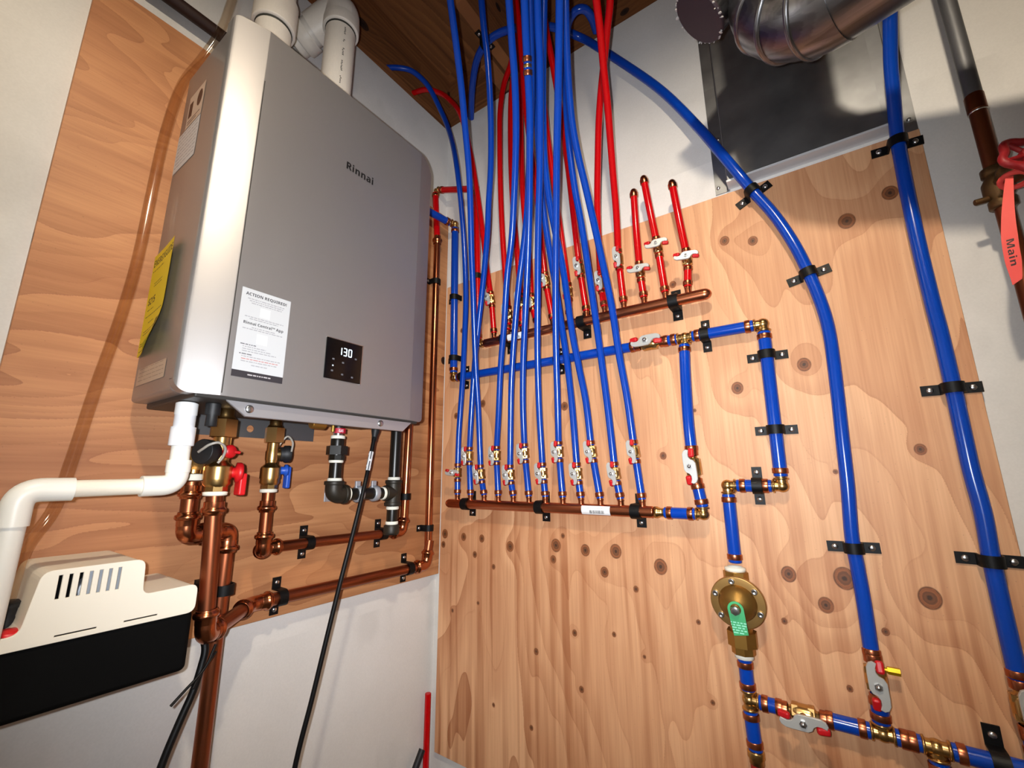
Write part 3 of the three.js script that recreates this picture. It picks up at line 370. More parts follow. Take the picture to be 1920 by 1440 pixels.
// ------------------------------------------------------------------ vent pipes above the heater
{
  const r = .0365, x = .135, z1 = .70, z2 = .545, y = 2.2505;
  const a = thing('vent_pipe', 'white plastic vent rising straight to the joists from the heater', 'vent pipe', [x, y, z1]);
  part(a, 'pipe', cyl([x, y, z1], [x, 2.46, z1], r, 32), M.pvcVent);
  part(a, 'pipe', sweep(runPts([[x, 2.45, z1], [x, 2.62, z1], [x - .02, 2.9, z1 + .05]], .1), r, 28), M.pvcVent);
  part(a, 'socket', lathe([x, 2.424, z1], Y_, [[r + .0004, 0], [r + .0065, .0004], [r + .0075, .004], [r + .0075, .075], [r + .002, .085]], 32), M.pvcVent);
  part(a, 'joint_gap_shade', lathe([x, 2.4195, z1], Y_, [[r, 0], [r + .0012, .001], [r + .0012, .0045], [r, .005]], 32), M.pvcGapShade);  // dark ring: shade of the gap under the socket, painted on
  const b = thing('vent_pipe', 'white plastic vent turning by an elbow into the wall above the heater', 'vent pipe', [x, y, z2]);
  part(b, 'pipe', cyl([x, y, z2], [x, 2.59, z2], r, 32), M.pvcVent);
  const el = part(b, 'elbow', [sweep(runPts([[x, 2.577, z2], [x, 2.655, z2], [.055, 2.61, z2 + .030]], .05, 12), r + .0065, 30, false), lathe([x, 2.576, z2], Y_, [[r, 0], [r + .0065, .0004], [r + .0075, .004], [r + .0075, .03], [r + .0065, .034]], 32)], M.pvcVent);
  part(b, 'joint_gap_shade', lathe([x, 2.5715, z2], Y_, [[r, 0], [r + .0012, .001], [r + .0012, .0045], [r, .005]], 32), M.pvcGapShade);  // painted gap shade again, below the elbow
  part(b, 'pipe', cyl([.07, 2.6185, z2 + .026], [.003, 2.5805, z2 + .049], r, 30), M.pvcVent);
  const rd = V(-.067, -.038, .023).normalize(); part(b, 'wall_socket', lathe([.046, 2.605, z2 + .034], rd, [[r + .0065, 0], [r + .008, .003], [r + .008, .03], [r + .001, .034]], 30), M.pvcVent);
  const tx = canvasTex(64, 512, (c, W, H) => { c.fillStyle = '#000'; c.fillRect(0, 0, W, H); c.fillStyle = '#fff'; for (let y = 10; y < 490;) { const l = 14 + hash(y, 4) * 46; for (let k = 0; k < l; k += 9) c.fillRect(18 + hash(k, y) * 8, y + k, 22 - hash(y, k) * 8, 5); y += l + 34; } }); tx.colorSpace = THREE.NoColorSpace;
  { const pos = [], uv = [], idx = []; for (let i = 0; i <= 6; i++) { const an = mix(.10, .42, i / 6); for (let j = 0; j <= 1; j++) { pos.push(x + Math.cos(an) * (r + .0004), mix(2.30, 2.565, j), z2 + Math.sin(an) * (r + .0004)); uv.push(1 - i / 6, j); } } for (let i = 0; i < 6; i++) { const a = i * 2; idx.push(a, a + 1, a + 2, a + 2, a + 1, a + 3); }
    const g = new THREE.BufferGeometry(); g.setAttribute('position', new THREE.Float32BufferAttribute(pos, 3)); g.setAttribute('uv', new THREE.Float32BufferAttribute(uv, 2)); g.setIndex(idx); g.computeVertexNormals(); part(b, 'print', g, std(0x3a342e, .6, 0, { alphaMap: tx, transparent: true, alphaTest: .5, side: THREE.DoubleSide }), 'faded grey print'); }
}
// dark pipe along the wall over the plywood
{ const t = thing('iron_pipe', 'dark brown iron pipe running level over the reddish plywood', 'pipe', [.03, 2.42, .5]); part(t, 'tube', cyl([.03, 2.421, 1.5], [.03, 2.421, .25], .0135, 18), std(0x2c150e, .6, .2)); for (const z of [1.4, .35]) part(t, 'hanger', lathe([.03, 2.421, z - .01], Z_, [[.0137, 0], [.0165, 0], [.0165, .02], [.0137, .02]], 18), M.black), part(t, 'hanger', cyl([.0002, 2.421, z], [.018, 2.421, z], .006, 10), M.black); }

// ------------------------------------------------------------------ isolation valves under the heater
function isoValve(kind, x, z, label) {
  const b = thing('isolation_valve', label, 'valve', [x, 1.424, z]); const dn = V(0, -1, 0), s = kind === 'hot' ? 1 : .88;
  part(b, 'tail', [lathe([x, 1.571, z], dn, [[0, 0], [.013 * s, 0], [.013 * s, .016], [.0155 * s, .018], [.0155 * s, .024]], 20)], M.brass);
  part(b, 'union_nut', [prism([x, 1.518, z], Y_, .0215 * s, .030, 6, .26), lathe([x, 1.5165, z], Y_, [[.015 * s, 0], [.0185 * s, .0016]], 6), lathe([x, 1.548, z], Y_, [[.0185 * s, 0], [.0145 * s, .005], [.0135 * s, .006]], 24)], M.brass);
  part(b, 'body', [lathe([x, 1.52, z], dn, [[.0135 * s, 0], [.0135 * s, .018], [.0150 * s, .020], [.0150 * s, .036], [.0135 * s, .04], [.0135 * s, .045], [.0205 * s, .051], [.0215 * s, .054], [.0215 * s, .074], [.0200 * s, .0745], [.0205 * s, .082], [.0165 * s, .087]], 26), prism([x, 1.426, z], Y_, .0175 * s, .012, 8, .2)], M.brass);
  part(b, 'thread_tape', lathe([x, 1.4185, z], Y_, [[.0135 * s, 0], [.0178 * s, .001], [.0182 * s, .006], [.0135 * s, .0075]], 24), M.tape);
  return b;
}
{
  const x = .165, z = .703; const b = isoValve('hot', x, z, 'brass hot-side isolation valve with red lever and black capped port');
  const cd = V(.45, .03, .9).normalize(), c0 = V(x, 1.490, z); part(b, 'drain_port', cyl(c0, c0.clone().add(cd.clone().multiplyScalar(.026)), .0125, 18), M.brass);
  const cap = part(b, 'cap', [lathe(c0.clone().add(cd.clone().multiplyScalar(.014)), cd, [[.0125, 0], [.0165, .001], [.0165, .009], [.0205, .011], [.0205, .024], [.019, .0255], [0, .026]], 28)], M.blackSoft, 'black screw cap with clear strap');
  const e = c0.clone().add(cd.clone().multiplyScalar(.0405)); const ft = V(.9, 0, -.45).normalize(), fp = (a, u, o) => e.clone().add(ft.clone().multiplyScalar(a)).add(V(0, u, 0)).add(cd.clone().multiplyScalar(o)); part(cap, 'strap', spline([fp(-.003, -.001, .001), fp(.008, .004, .004), fp(.018, .010, .004), fp(.027, .014, -.004), fp(.028, .006, -.018), fp(.022, -.008, -.022), fp(.016, -.018, -.020)], .0022, 8), std(0xb9b2a6, .35, 0, { transmission: .3 }));
  part(b, 'drain_knob', [lathe([x + .010, 1.4925, z - .004], V(.93, 0, -.36), [[.008, 0], [.0085, .004], [.0115, .006], [.0115, .011], [.008, .015], [0, .016]], 16), cyl([x + .02, 1.4925, z - .008], [x + .022, 1.491, z - .022], .0028, 8)], M.grip, 'red bleed knob');
  part(b, 'lever', [lathe([x + .004, 1.457, z - .016], V(.25, 0, -.97), [[.009, 0], [.009, .008], [.0175, .010], [.0175, .017], [.015, .02], [0, .021]], 22), box(x - .002, x + .020, 1.418, 1.456, z - .040, z - .0285, .003)], M.grip, 'red lever');
  const x2 = .10, z2 = .583, k = isoValve('cold', x2, z2, 'brass cold-side isolation valve with blue lever and black cap');
  const d2 = V(.25, .04, -.97).normalize(), c2 = V(x2, 1.4945, z2); part(k, 'drain_port', cyl(c2, c2.clone().add(d2.clone().multiplyScalar(.024)), .0115, 18), M.brass);
  const cap2 = part(k, 'cap', lathe(c2.clone().add(d2.clone().multiplyScalar(.013)), d2, [[.0115, 0], [.0145, .001], [.0145, .007], [.0175, .009], [.0175, .019], [.016, .021], [0, .0215]], 26), M.blackSoft, 'black screw cap with clear strap');
  const e2 = c2.clone().add(d2.clone().multiplyScalar(.026)); part(cap2, 'strap', spline([e2.clone().add(V(.019, .004, 0)), e2.clone().add(V(.016, .024, -.002)), e2.clone().add(V(.006, .036, .004)), e2.clone().add(V(.0, .022, .014)), e2.clone().add(V(-.004, .005, .02))], .002, 8), std(0xb9b2a6, .35, 0, { transmission: .3 }));
  part(k, 'lever', [lathe([x2 + .003, 1.462, z2 - .014], V(.2, 0, -.98), [[.008, 0], [.008, .010], [.0125, .012], [.0125, .017], [0, .019]], 18), box(x2 - .002, x2 + .014, 1.426, 1.470, z2 - .036, z2 - .027, .003)], std(0x1c4fb4, .42), 'blue lever');
}
// press-fit rings on copper
const press = (p, d, r) => { d = A(d).clone().normalize(); const a = A(p).clone().sub(d.clone().multiplyScalar(.011)); return lathe(a, d, [[r, 0], [r + .0014, .0005], [r + .0014, .009], [r + .0042, .011], [r + .0048, .014], [r + .0042, .0175], [r + .001, .019], [r + .001, .022], [r, .0225]], 22); };
function copperRun(name, label, pts, r, bend, o = {}) {
  const t = thing(name, label, 'pipe', pts[0]); part(t, 'tube', run(pts, r, bend, 20), o.mat || M.copper);
  for (const [p, d] of o.press || []) part(t, 'press_ring', press(p, d, r + .0012), M.copper);
  for (let i = 1; i < pts.length - 1; i++) if (o.elbows !== false) { const P = A(pts[i]), a = toward(P, pts[i - 1], bend + .004), b = toward(P, pts[i + 1], bend + .004); part(t, 'elbow', sweep(runPts([a, P, b], bend, 9), r + .0022, 20, true), M.copper); part(t, 'press_ring', press(a, A(pts[i - 1]).clone().sub(P), r + .0014), M.copper); part(t, 'press_ring', press(b, A(pts[i + 1]).clone().sub(P), r + .0014), M.copper); }
  return t;
}
copperRun('copper_pipe', 'thick copper pipe dropping from the red-levered valve, then angling to the plywood and the corner', [[.165, 1.42, .703], [.165, 1.198, .69], [.04, 1.198, .565], [.04, 1.195, .082], [.04, 1.262, .07]], .0127, .026, { mat: M.copperDull, press: [[[.165, 1.398, .702], V(0, -1, 0)]] });
copperRun('copper_pipe', 'bright copper riser standing in the corner beside the heater', [[.034, 1.25, .07], [.034, 2.26, .075]], .0111, .02, { press: [[[.034, 2.24, .075], Y_]] });
copperRun('copper_pipe', 'copper pipe from the blue-levered valve to the gas drip leg', [[.10, 1.42, .583], [.10, 1.306, .581], [.044, 1.304, .555], [.04, 1.298, .178], [.04, 1.34, .172]], .0111, .022, { mat: M.copperDull, press: [[[.10, 1.392, .583], V(0, -1, 0)]] });
copperRun('copper_pipe', 'copper riser behind the gas pipe, passing up behind the heater', [[.04, 1.335, .172], [.04, 2.25, .160]], .0111, .02);
copperRun('copper_pipe', 'copper discharge pipe bending round the thick hot pipe and dropping to the floor', [[.13, 1.442, .727], [.13, 1.353, .725], [.10, 1.353, .647], [.10, .004, .642]], .0127, .024, { mat: M.copperDull, press: [[[.13, 1.425, .7265], V(0, -1, 0)]] });
{ const b = thing('relief_fitting', 'small brass fitting with white thread tape behind the white drain pipe', 'fitting', [.13, 1.44, .727]); part(b, 'body', [cyl([.13, 1.455, .727], [.13, 1.498, .727], .0115, 16), cyl([.13, 1.49, .727], [.152, 1.49, .712], .009, 12), prism([.13, 1.462, .727], Y_, .0165, .018, 6)], M.brass); part(b, 'thread_tape', lathe([.13, 1.444, .727], Y_, [[.012, 0], [.0155, .001], [.0155, .009], [.012, .011]], 20), M.tape); }
// clamps along the copper
const H = .025;
strap('black clamp on the discharge pipe beside the condensate pump', [.10, 1.25, .6425], Y_, X_, .10 - T, .0131, { one: 'b', tab: .02 });
strap('black clamp on the thick hot pipe near its angled start', [.04, 1.198, .503], Z_, X_, H, .0131);
strap('black clamp on the thick hot pipe near the corner bend', [.04, 1.196, .146], Z_, X_, H, .0131);
strap('black clamp on the cold copper pipe next to its elbow', [.041, 1.302, .452], Z_, X_, .026, .0115);
strap('black clamp on the cold copper pipe behind the gas drip cap', [.04, 1.299, .243], Z_, X_, H, .0115);
strap('black clamp on the copper riser behind the gas pipe', [.04, 1.392, .171], Y_, X_, H, .0115, { one: 'a' });
strap('black clamp low on the corner copper riser', [.034, 1.297, .0705], Y_, X_, .019, .0115, { one: 'a', tab: .018 });
strap('black clamp high on the corner copper riser beside the heater', [.034, 2.09, .0738], Y_, X_, .019, .0115, { one: 'a', tab: .016 });

// ------------------------------------------------------------------ gas line
{
  const x = .145, z = .467, zt = .304, y = 1.411; const b = thing('gas_pipe', 'black iron gas line with union, elbow, tee and capped drip leg', 'gas pipe', [x, 1.30, .38]);
  const r = .0134, rf = .0185; const dn = V(0, -1, 0);
  part(b, 'inlet_nipple', lathe([x, 1.570, z], dn, [[0, 0], [.010, 0], [.010, .034]], 18), M.steel);
  part(b, 'union', [lathe([x, 1.538, z], dn, [[.011, 0], [.0135, .001], [.0145, .012], [.0145, .05], [.0135, .052]], 22), prism([x, 1.496, z], Y_, .0225, .019, 6, .3), prism([x, 1.484, z], Y_, .0172, .011, 8)], M.iron);
  part(b, 'nipple', cyl([x, 1.484, z], [x, 1.434, z], r, 20), M.iron);
  part(b, 'elbow', [sweep(runPts([[x, y + .027, z], [x, y, z], [x, y, z - .029]], .022, 9), rf, 22), lathe([x, y + .020, z], Y_, [[rf, 0], [rf + .0025, .001], [rf + .0025, .008], [rf, .009]], 22), lathe([x, y, z - .021], V(0, 0, -1), [[rf, 0], [rf + .0025, .001], [rf + .0025, .008], [rf, .009]], 22)], M.ironCast);
  part(b, 'nipple', cyl([x, y, z - .02], [x, y - .002, zt + .02], r, 20), M.iron);
  part(b, 'tee', [cyl([x, y + .028, zt], [x, y - .032, zt], rf, 22), cyl([x, y - .002, zt + .028], [x, y - .002, zt], rf, 22), lathe([x, y + .020, zt], Y_, [[rf, 0], [rf + .0022, .001], [rf + .0022, .008], [rf, .009]], 22), lathe([x, y - .033, zt], Y_, [[rf, 0], [rf + .0022, .001], [rf + .0022, .008], [rf, .009]], 22)], M.ironCast);
  part(b, 'riser', cyl([x, y + .02, zt], [x, 1.5655, zt], r, 20), M.iron);
  part(b, 'nipple', cyl([x, y - .025, zt], [x, 1.325, zt], r, 20), M.iron);
  part(b, 'cap', lathe([x, 1.334, zt], dn, [[r, 0], [rf, .001], [rf + .0005, .018], [rf - .002, .023], [0, .025]], 22), M.ironCast);
  for (const [p, d] of [[V(x, 1.538, z), dn], [V(x, 1.486, z), dn], [V(x, 1.446, z), dn], [V(x, y, z - .030), V(0, 0, -1)], [V(x, y - .002, zt + .036), V(0, 0, -1)], [V(x, y + .036, zt), dn], [V(x, y - .034, zt), dn], [V(x, 1.342, zt), dn]]) part(b, 'thread_tape', lathe(p, d, [[r, 0], [r + .0016, .0006], [r + .002, .006], [r, .0075]], 20), M.tape);
  const gt = canvasTex(256, 64, (c, W, H) => { c.fillStyle = '#b3122c'; c.fillRect(0, 0, W, H); c.fillStyle = '#f4dfe2'; c.font = 'bold 50px sans-serif'; c.textAlign = 'center'; c.fillText('GAS', W / 2, 50); });
  { const pos = [], uv = [], idx = []; for (let i = 0; i <= 12; i++) { const an = mix(-.75, 1.15, i / 12); for (let j = 0; j <= 1; j++) { pos.push(x + Math.cos(an) * .0155, 1.5425 + j * .011, z + Math.sin(an) * .0155); uv.push(1 - i / 12, j); } } for (let i = 0; i < 12; i++) { const a = i * 2; idx.push(a, a + 1, a + 2, a + 2, a + 1, a + 3); } const g = new THREE.BufferGeometry(); g.setAttribute('position', new THREE.Float32BufferAttribute(pos, 3)); g.setAttribute('uv', new THREE.Float32BufferAttribute(uv, 2)); g.setIndex(idx); g.computeVertexNormals(); part(b, 'gas_tag', g, std(0xffffff, .5, 0, { map: gt, side: THREE.DoubleSide }), 'red tag lettered GAS'); }
  const s = thing('pipe_clamp', 'zinc steel clamp holding the level gas pipe to the plywood', 'clamp', [T, y, .385]);
  for (const zz of [.407, .363]) part(s, 'ring', lathe([x, y - .001, zz - .008], Z_, [[.0136, 0], [.0185, 0], [.0185, .012], [.0136, .012]], 22), std(0xb4b8be, .42, .55));
  part(s, 'standoff', [cyl([T, y, .385], [x - .012, y, .385], .006, 12), box(T, T + .003, y - .022, y + .022, .362, .408, .001), box(x - .004, x + .002, y + .012, y + .028, .357, .369, .001), box(x - .004, x + .002, y + .012, y + .028, .401, .413, .001)], std(0xb4b8be, .42, .55));
}
// ------------------------------------------------------------------ power cord and cables
{
  const c = thing('power_cord', 'black power cord hanging from under the heater to the floor', 'cord', [.16, 1.0, .45]);
  part(c, 'cable', spline([[.16, 1.556, .379], [.166, 1.49, .394], [.174, 1.435, .4095], [.178, 1.341, .4325], [.178, 1.248, .4545], [.178, 1.143, .4775], [.176, 1.038, .4985], [.174, .942, .519], [.172, .6, .56], [.18, .2, .60], [.2, .006, .66], [.3, .0052, .75]], .0046, 12), M.black);
  part(c, 'gland', lathe([.16, 1.572, .3775], V(0, -1, .12), [[.006, 0], [.0095, .001], [.0095, .018], [.0065, .03], [.0055, .042]], 16), M.blackSoft);
  const lt = canvasTex(128, 256, (x, W, H) => { x.fillStyle = '#e8e6e4'; x.fillRect(0, 0, W, H); x.fillStyle = '#55555a'; for (let i = 0; i < 3; i++) for (let y = 14; y < 236;) { const l = 10 + hash(y, i) * 22; x.fillRect(30 + i * 26, y, 11, l); y += l + 6; } });
  part(c, 'label', cyl([.1648, 1.505, .3908], [.1705, 1.462, .4022], .0054, 14), std(0xffffff, .5, 0, { map: lt }), 'white printed cable label');
  const k = thing('pump_cable', 'black cable running down from the condensate pump past the copper pipes', 'cord', [.14, 1.1, .69]);
  part(k, 'cable', spline([[.12, 1.205, .683], [.14, 1.172, .677], [.145, 1.149, .681], [.15, 1.117, .690], [.155, 1.079, .706], [.16, 1.029, .724], [.17, .7, .80], [.2, .3, .86], [.26, .006, .9], [.34, .0055, .95]], .0055, 12), M.black);
  const t = thing('cable_tie', 'thin black tie tails wound round the pump cable', 'cable tie', [.15, 1.13, .69]);
  part(t, 'tail', spline([[.155, 1.178, .668], [.165, 1.15, .684], [.172, 1.128, .712], [.176, 1.116, .728]], .0021, 8), M.black);
  part(t, 'tail', spline([[.15, 1.165, .664], [.165, 1.142, .690], [.172, 1.128, .7]], .0019, 8), M.black);
}
// ------------------------------------------------------------------ condensate drain in white plastic
{
  const x = .2, r = .0112, rf = .0148; const b = thing('drain_pipe', 'white plastic drain pipe from the heater corner to the condensate pump', 'pipe', [x, 1.26, .85]);
  part(b, 'pipe', cyl([x, 1.545, .773], [x, 1.462, .772], .0126, 22), M.pvc);
  part(b, 'adapter', lathe([x, 1.553, .773], V(0, -1, 0), [[.011, 0], [.0142, .001], [.0142, .026], [.0165, .0265], [.0165, .055], [.0126, .056]], 24), std(0xe4e4e6, .4));
  part(b, 'elbow', [sweep(runPts([[x, 1.474, .772], [x, 1.438, .772], [x, 1.437, .814]], .026, 10), rf, 24), lathe([x, 1.476, .772], V(0, -1, 0), [[.0126, 0], [rf + .001, .0006], [rf + .001, .018], [rf, .02]], 24)], M.pvc);
  part(b, 'pipe', cyl([x, 1.437, .80], [x, 1.435, .915], r, 22), std(0xffffff, .4, 0, { map: speck([226, 216, 198], 5, 5, 34) }));
  part(b, 'elbow', [sweep(runPts([[x, 1.435, .884], [x, 1.435, .931], [x, 1.392, .931]], .026, 10), rf, 24)], M.pvc);
  part(b, 'pipe', cyl([x, 1.40, .931], [x - .01, 1.262, .931], .0126, 22), M.pvc);
}
// ------------------------------------------------------------------ condensate pump
{
  const p = thing('condensate_pump', 'cream condensate pump with a slotted cover over a black tank', 'pump', [.1, 1.163, .83]); const xf = .19, xb = .04;
  // black tank
  part(p, 'tank', box(xb - .01, xf - .003, 1.163, 1.2475, .7185, .99, .008), M.tank);
  part(p, 'tank_bracket', box(T + .0002, .032, 1.18, 1.235, .75, .95), M.tank);
  // cover front plate with slots
  const sh = new THREE.Shape(); let O = [[-1.0, 1.246], [-.7195, 1.246], [-.7195, 1.286], [-.7885, 1.284], [-.791, 1.333], [-.894, 1.333], [-.904, 1.262], [-1.0, 1.262]]; const roundPoly = (P, r) => { const out = []; P.forEach((p, i) => { const a = P[(i + P.length - 1) % P.length], b = P[(i + 1) % P.length], la = Math.hypot(a[0] - p[0], a[1] - p[1]), lb = Math.hypot(b[0] - p[0], b[1] - p[1]), e = Math.min(r, la * .45, lb * .45); const A0 = [p[0] + (a[0] - p[0]) / la * e, p[1] + (a[1] - p[1]) / la * e], B0 = [p[0] + (b[0] - p[0]) / lb * e, p[1] + (b[1] - p[1]) / lb * e]; for (let k = 0; k <= 5; k++) { const t = k / 5; out.push([A0[0] * (1 - t) ** 2 + 2 * p[0] * t * (1 - t) + B0[0] * t * t, A0[1] * (1 - t) ** 2 + 2 * p[1] * t * (1 - t) + B0[1] * t * t]); } }); return out; };
  O = roundPoly(O, .011); O.forEach((q, i) => i ? sh.lineTo(q[0], q[1]) : sh.moveTo(q[0], q[1]));
  for (let i = 0; i < 7; i++) { const z = .877 - i * .0098; const h = new THREE.Path(); h.moveTo(-z - .0024, 1.297); h.lineTo(-z + .0024, 1.297); h.lineTo(-z + .0024, 1.327); h.lineTo(-z - .0024, 1.327); h.lineTo(-z - .0024, 1.297); sh.holes.push(h); }
  for (const [a, c] of [[.873, .832], [.805, .766]]) { const h = new THREE.Path(); h.moveTo(-a, 1.2515); h.lineTo(-c, 1.2515); h.lineTo(-c, 1.2545); h.lineTo(-a, 1.2545); h.lineTo(-a, 1.2515); sh.holes.push(h); }
  const fg = new THREE.ExtrudeGeometry(sh, { depth: .0025, bevelEnabled: true, bevelSize: .0006, bevelThickness: .0006, bevelSegments: 1 }); fg.rotateY(Math.PI / 2); fg.translate(xf - .0025, 0, 0);
  const pos = [], idx = []; O.forEach(([s, y]) => { pos.push(xf - .001, y, -s, xb, y, -s); }); for (let i = 0; i < O.length; i++) { const a = i * 2, b = ((i + 1) % O.length) * 2; idx.push(a, a + 1, b, b, a + 1, b + 1); }
  const sg = new THREE.BufferGeometry(); sg.setAttribute('position', new THREE.Float32BufferAttribute(pos, 3)); sg.setIndex(idx); const sg2 = sg.toNonIndexed(); sg2.computeVertexNormals();
  const bk = new THREE.ShapeGeometry(new THREE.Shape(O.map(q => new THREE.Vector2(q[0], q[1])))); bk.rotateY(Math.PI / 2); bk.translate(xb, 0, 0);
  part(p, 'cover', [fg, sg2, bk], std(0xeee6d4, .46, 0, { side: THREE.DoubleSide }));
  part(p, 'motor', [cyl([.176, 1.300, .835], [.11, 1.300, .835], .022, 20), box(.15, .182, 1.29, 1.327, .812, .85, .003)], std(0xa8adb4, .45, .7));
  part(p, 'chassis', box(.06, .162, 1.252, 1.326, .795, .888, .003), M.tank);
  part(p, 'tube_adapter', [lathe([.125, 1.2625, .912], Y_, [[.016, 0], [.016, .012], [.0135, .013], [.0135, .022], [.016, .023], [.016, .03], [0, .031]], 20)], M.blackSoft, 'black tube adapter');
  part(p, 'button', lathe([.174, 1.2625, .9095], Y_, [[.013, 0], [.013, .005], [0, .0065]], 18), M.grip, 'red round button');
  const t = thing('clear_tube', 'clear plastic tube climbing the reddish plywood from the condensate pump', 'tube', [.03, 1.26, .88]);
  part(t, 'hose', spline([[.125, 1.287, .912], [.110, 1.315, .908], [.06, 1.352, .896], [.035, 1.40, .872], [.026, 1.48, .861], [.0245, 1.60, .850], [.0245, 1.722, .837], [.0245, 1.84, .829], [.0245, 1.994, .827], [.0245, 2.125, .824], [.0245, 2.25, .812], [.032, 2.33, .79], [.058, 2.41, .772], [.06, 2.9, .74]], .0085, 14), M.clear);
}

// ------------------------------------------------------------------ cold manifold, upper hot manifold
function manifold(label, xa, xb, y, z, r, outs, capRight, lab) {
  const t = thing('manifold', label, 'manifold', [(xa + xb) / 2, y, z]); const mat = capRight ? M.copperDull : M.copper;
  const dome = n => { const o = []; for (let i = 0; i <= n; i++) { const a = i / n * Math.PI / 2; o.push([r * Math.sin(a) , r * 1.25 * (1 - Math.cos(a))]); } return o; };
  const prof = dome(7); const L = xb - xa; prof.push([r, L]); prof.push([r * .8, L + .004]); prof.push([0, L + .004]);
  part(t, 'header', capRight ? lathe([xb, y, z], V(-1, 0, 0), prof, 26) : lathe([xa, y, z], V(1, 0, 0), prof, 26), M.copperMan);
  for (const x of outs) part(t, 'outlet', [lathe([x, y + r * .8, z], Y_, [[.0066, 0], [.0066, .010], [.0078, .012], [.0078, .015], [.006, .016], [.006, .024]], 14)], M.crimp);
  return t;
}
const zc = .048, yC = 1.369, yR = 1.8445, rH = .0128, rT = .0086;
const manC = manifold('long copper manifold at the foot of the blue tubes, with a barcode label', .083, .702, yC, zc, rH, D.coldOut, false);
const manR = manifold('copper manifold sloping behind the blue tubes, feeding the red tubes', .228, .867, yR, zc, rH, D.redOut, true);
function wrapLabel(parent, x0, x1, y, z, r, a0, a1, tex, label) { const pos = [], uv = [], idx = [], n = 10; for (let i = 0; i <= n; i++) { const an = mix(a0, a1, i / n); for (let j = 0; j <= 1; j++) { pos.push(mix(x0, x1, j), y + Math.sin(an) * r, z + Math.cos(an) * r); uv.push(j, i / n); } } for (let i = 0; i < n; i++) { const a = i * 2; idx.push(a, a + 1, a + 2, a + 2, a + 1, a + 3); } const g = new THREE.BufferGeometry(); g.setAttribute('position', new THREE.Float32BufferAttribute(pos, 3)); g.setAttribute('uv', new THREE.Float32BufferAttribute(uv, 2)); g.setIndex(idx); g.computeVertexNormals(); part(parent, 'barcode_label', g, std(0xffffff, .6, 0, { map: tex, side: THREE.DoubleSide }), label); }
const bar = canvasTex(512, 256, (c, W, H) => { c.fillStyle = '#ecebea'; c.fillRect(0, 0, W, H); c.fillStyle = '#b7b2b0'; for (let x = 90; x < 440;) { const l = 10 + hash(x, 3) * 26; c.fillRect(x, 62, l, 10); x += l + 9; } c.fillStyle = '#26262a'; for (let x = 150; x < 400;) { const l = 3 + Math.floor(hash(x, 9) * 9); c.fillRect(x, 118, l, 90); x += l + 3 + Math.floor(hash(x, 5) * 7); } });
wrapLabel(manC, .535, .607, yC, zc, rH + .0005, -1.0, .75, bar, 'white barcode label');
wrapLabel(manR, .318, .372, yR, zc, rH + .0005, -1.0, .5, bar, 'white paper label');
// reducer and feed of the cold manifold
{
  const t = thing('reducer', 'brass reducer joining the lower manifold to its blue feed pipe', 'fitting', [.705, yC, zc]); part(t, 'body', lathe([.7065, yC, zc], X_, [[0, 0], [.0125, 0], [.0125, .006], [.0105, .010], [.0095, .012], [.0095, .022], [0, .022]], 20), M.brass);
  pexPipe('short blue pipe between the lower manifold and the brass corner elbow', [.727, yC, zc], [.792, yC, zc], .0118, M.blue);
  fitting('brass_elbow', 'brass elbow at the feed end of the lower manifold', [.806, yC, zc], [V(-1, 0, 0), Y_], .0118, { len: .02 });
  pexPipe('short blue pipe standing on the brass elbow below the feed valve', [.806, yC + .014, zc], [.7985, 1.436, zc], .0118, M.blue);
  placeValve(valveBig, [.796, 1.4655, zc], V(-.06, 1, -.01), 'large shutoff valve feeding the lower manifold', null);
  pexPipe('blue feed pipe rising from the large valve to the brass tee', [.7945, 1.494, zc], [.797, 1.738, .036], .0118, M.blue, { mid: [[.794, 1.56, .05], [.795, 1.65, .045]] });
}
// valves, stubs and tubes of the lower manifold
for (let k = 0; k < 12; k++) {
  const o = V(D.coldOut[k], yC + rH * .8 + .016, zc), v = A(D.coldValve[k]), tp = D.blue[k + 1].map(A); const dir = v.clone().sub(o).normalize(); const td = tp[1].clone().sub(v).normalize(); const ax = dir.clone().add(td).normalize();
  placeValve(k === 0 ? valveShut : valveOpen, v, ax, k === 0 ? 'shutoff valve with its handle turned crosswise, first from the capped end of the lower manifold' : `shutoff valve on the lower manifold, ${ordinal[k]} from its capped end`, 'shutoff valves on the lower manifold');
  const a = o, b = v.clone().sub(ax.clone().multiplyScalar(.016)); const s = thing('tube_stub', `short blue tube below the ${ordinal[k]} valve from the capped end of the lower manifold`, 'tube', a, 'short tubes on the lower manifold');
  part(s, 'tube', spline([a, lerp(a, b, .5), b], rT, 14), M.blue); part(s, 'crimp_ring', crimp(a.clone().add(dir.clone().multiplyScalar(.009)), dir, rT), M.crimp);
  tp[0] = v.clone().add(ax.clone().multiplyScalar(.016));
  const t = thing('supply_tube', `blue supply tube rising from the ${ordinal[k]} valve from the capped end of the lower manifold`, 'tube', tp[0], 'blue supply tubes');
  part(t, 'tube', spline(tp, rT, 14, 5), M.blue);
  if (k === 5) { const c = new THREE.CatmullRomCurve3(tp, false, 'centripetal'); let best = 0, bd = 9; const want = A(D.coupling); for (let i = 0; i <= 400; i++) { const q = c.getPoint(i / 400), e = q.distanceTo(want); if (e < bd) { bd = e; best = i / 400; } } const p = c.getPoint(best), d = c.getTangent(best); for (const e of [-.013, .013]) part(t, 'crimp_ring', crimp(p.clone().add(d.clone().multiplyScalar(e)), d, rT), M.crimp); part(t, 'coupling', lathe(p.clone().sub(d.clone().multiplyScalar(.0045)), d, [[rT * .9, 0], [rT * 1.1, .002], [rT * 1.1, .007], [rT * .9, .009]], 16), M.brass); }
}
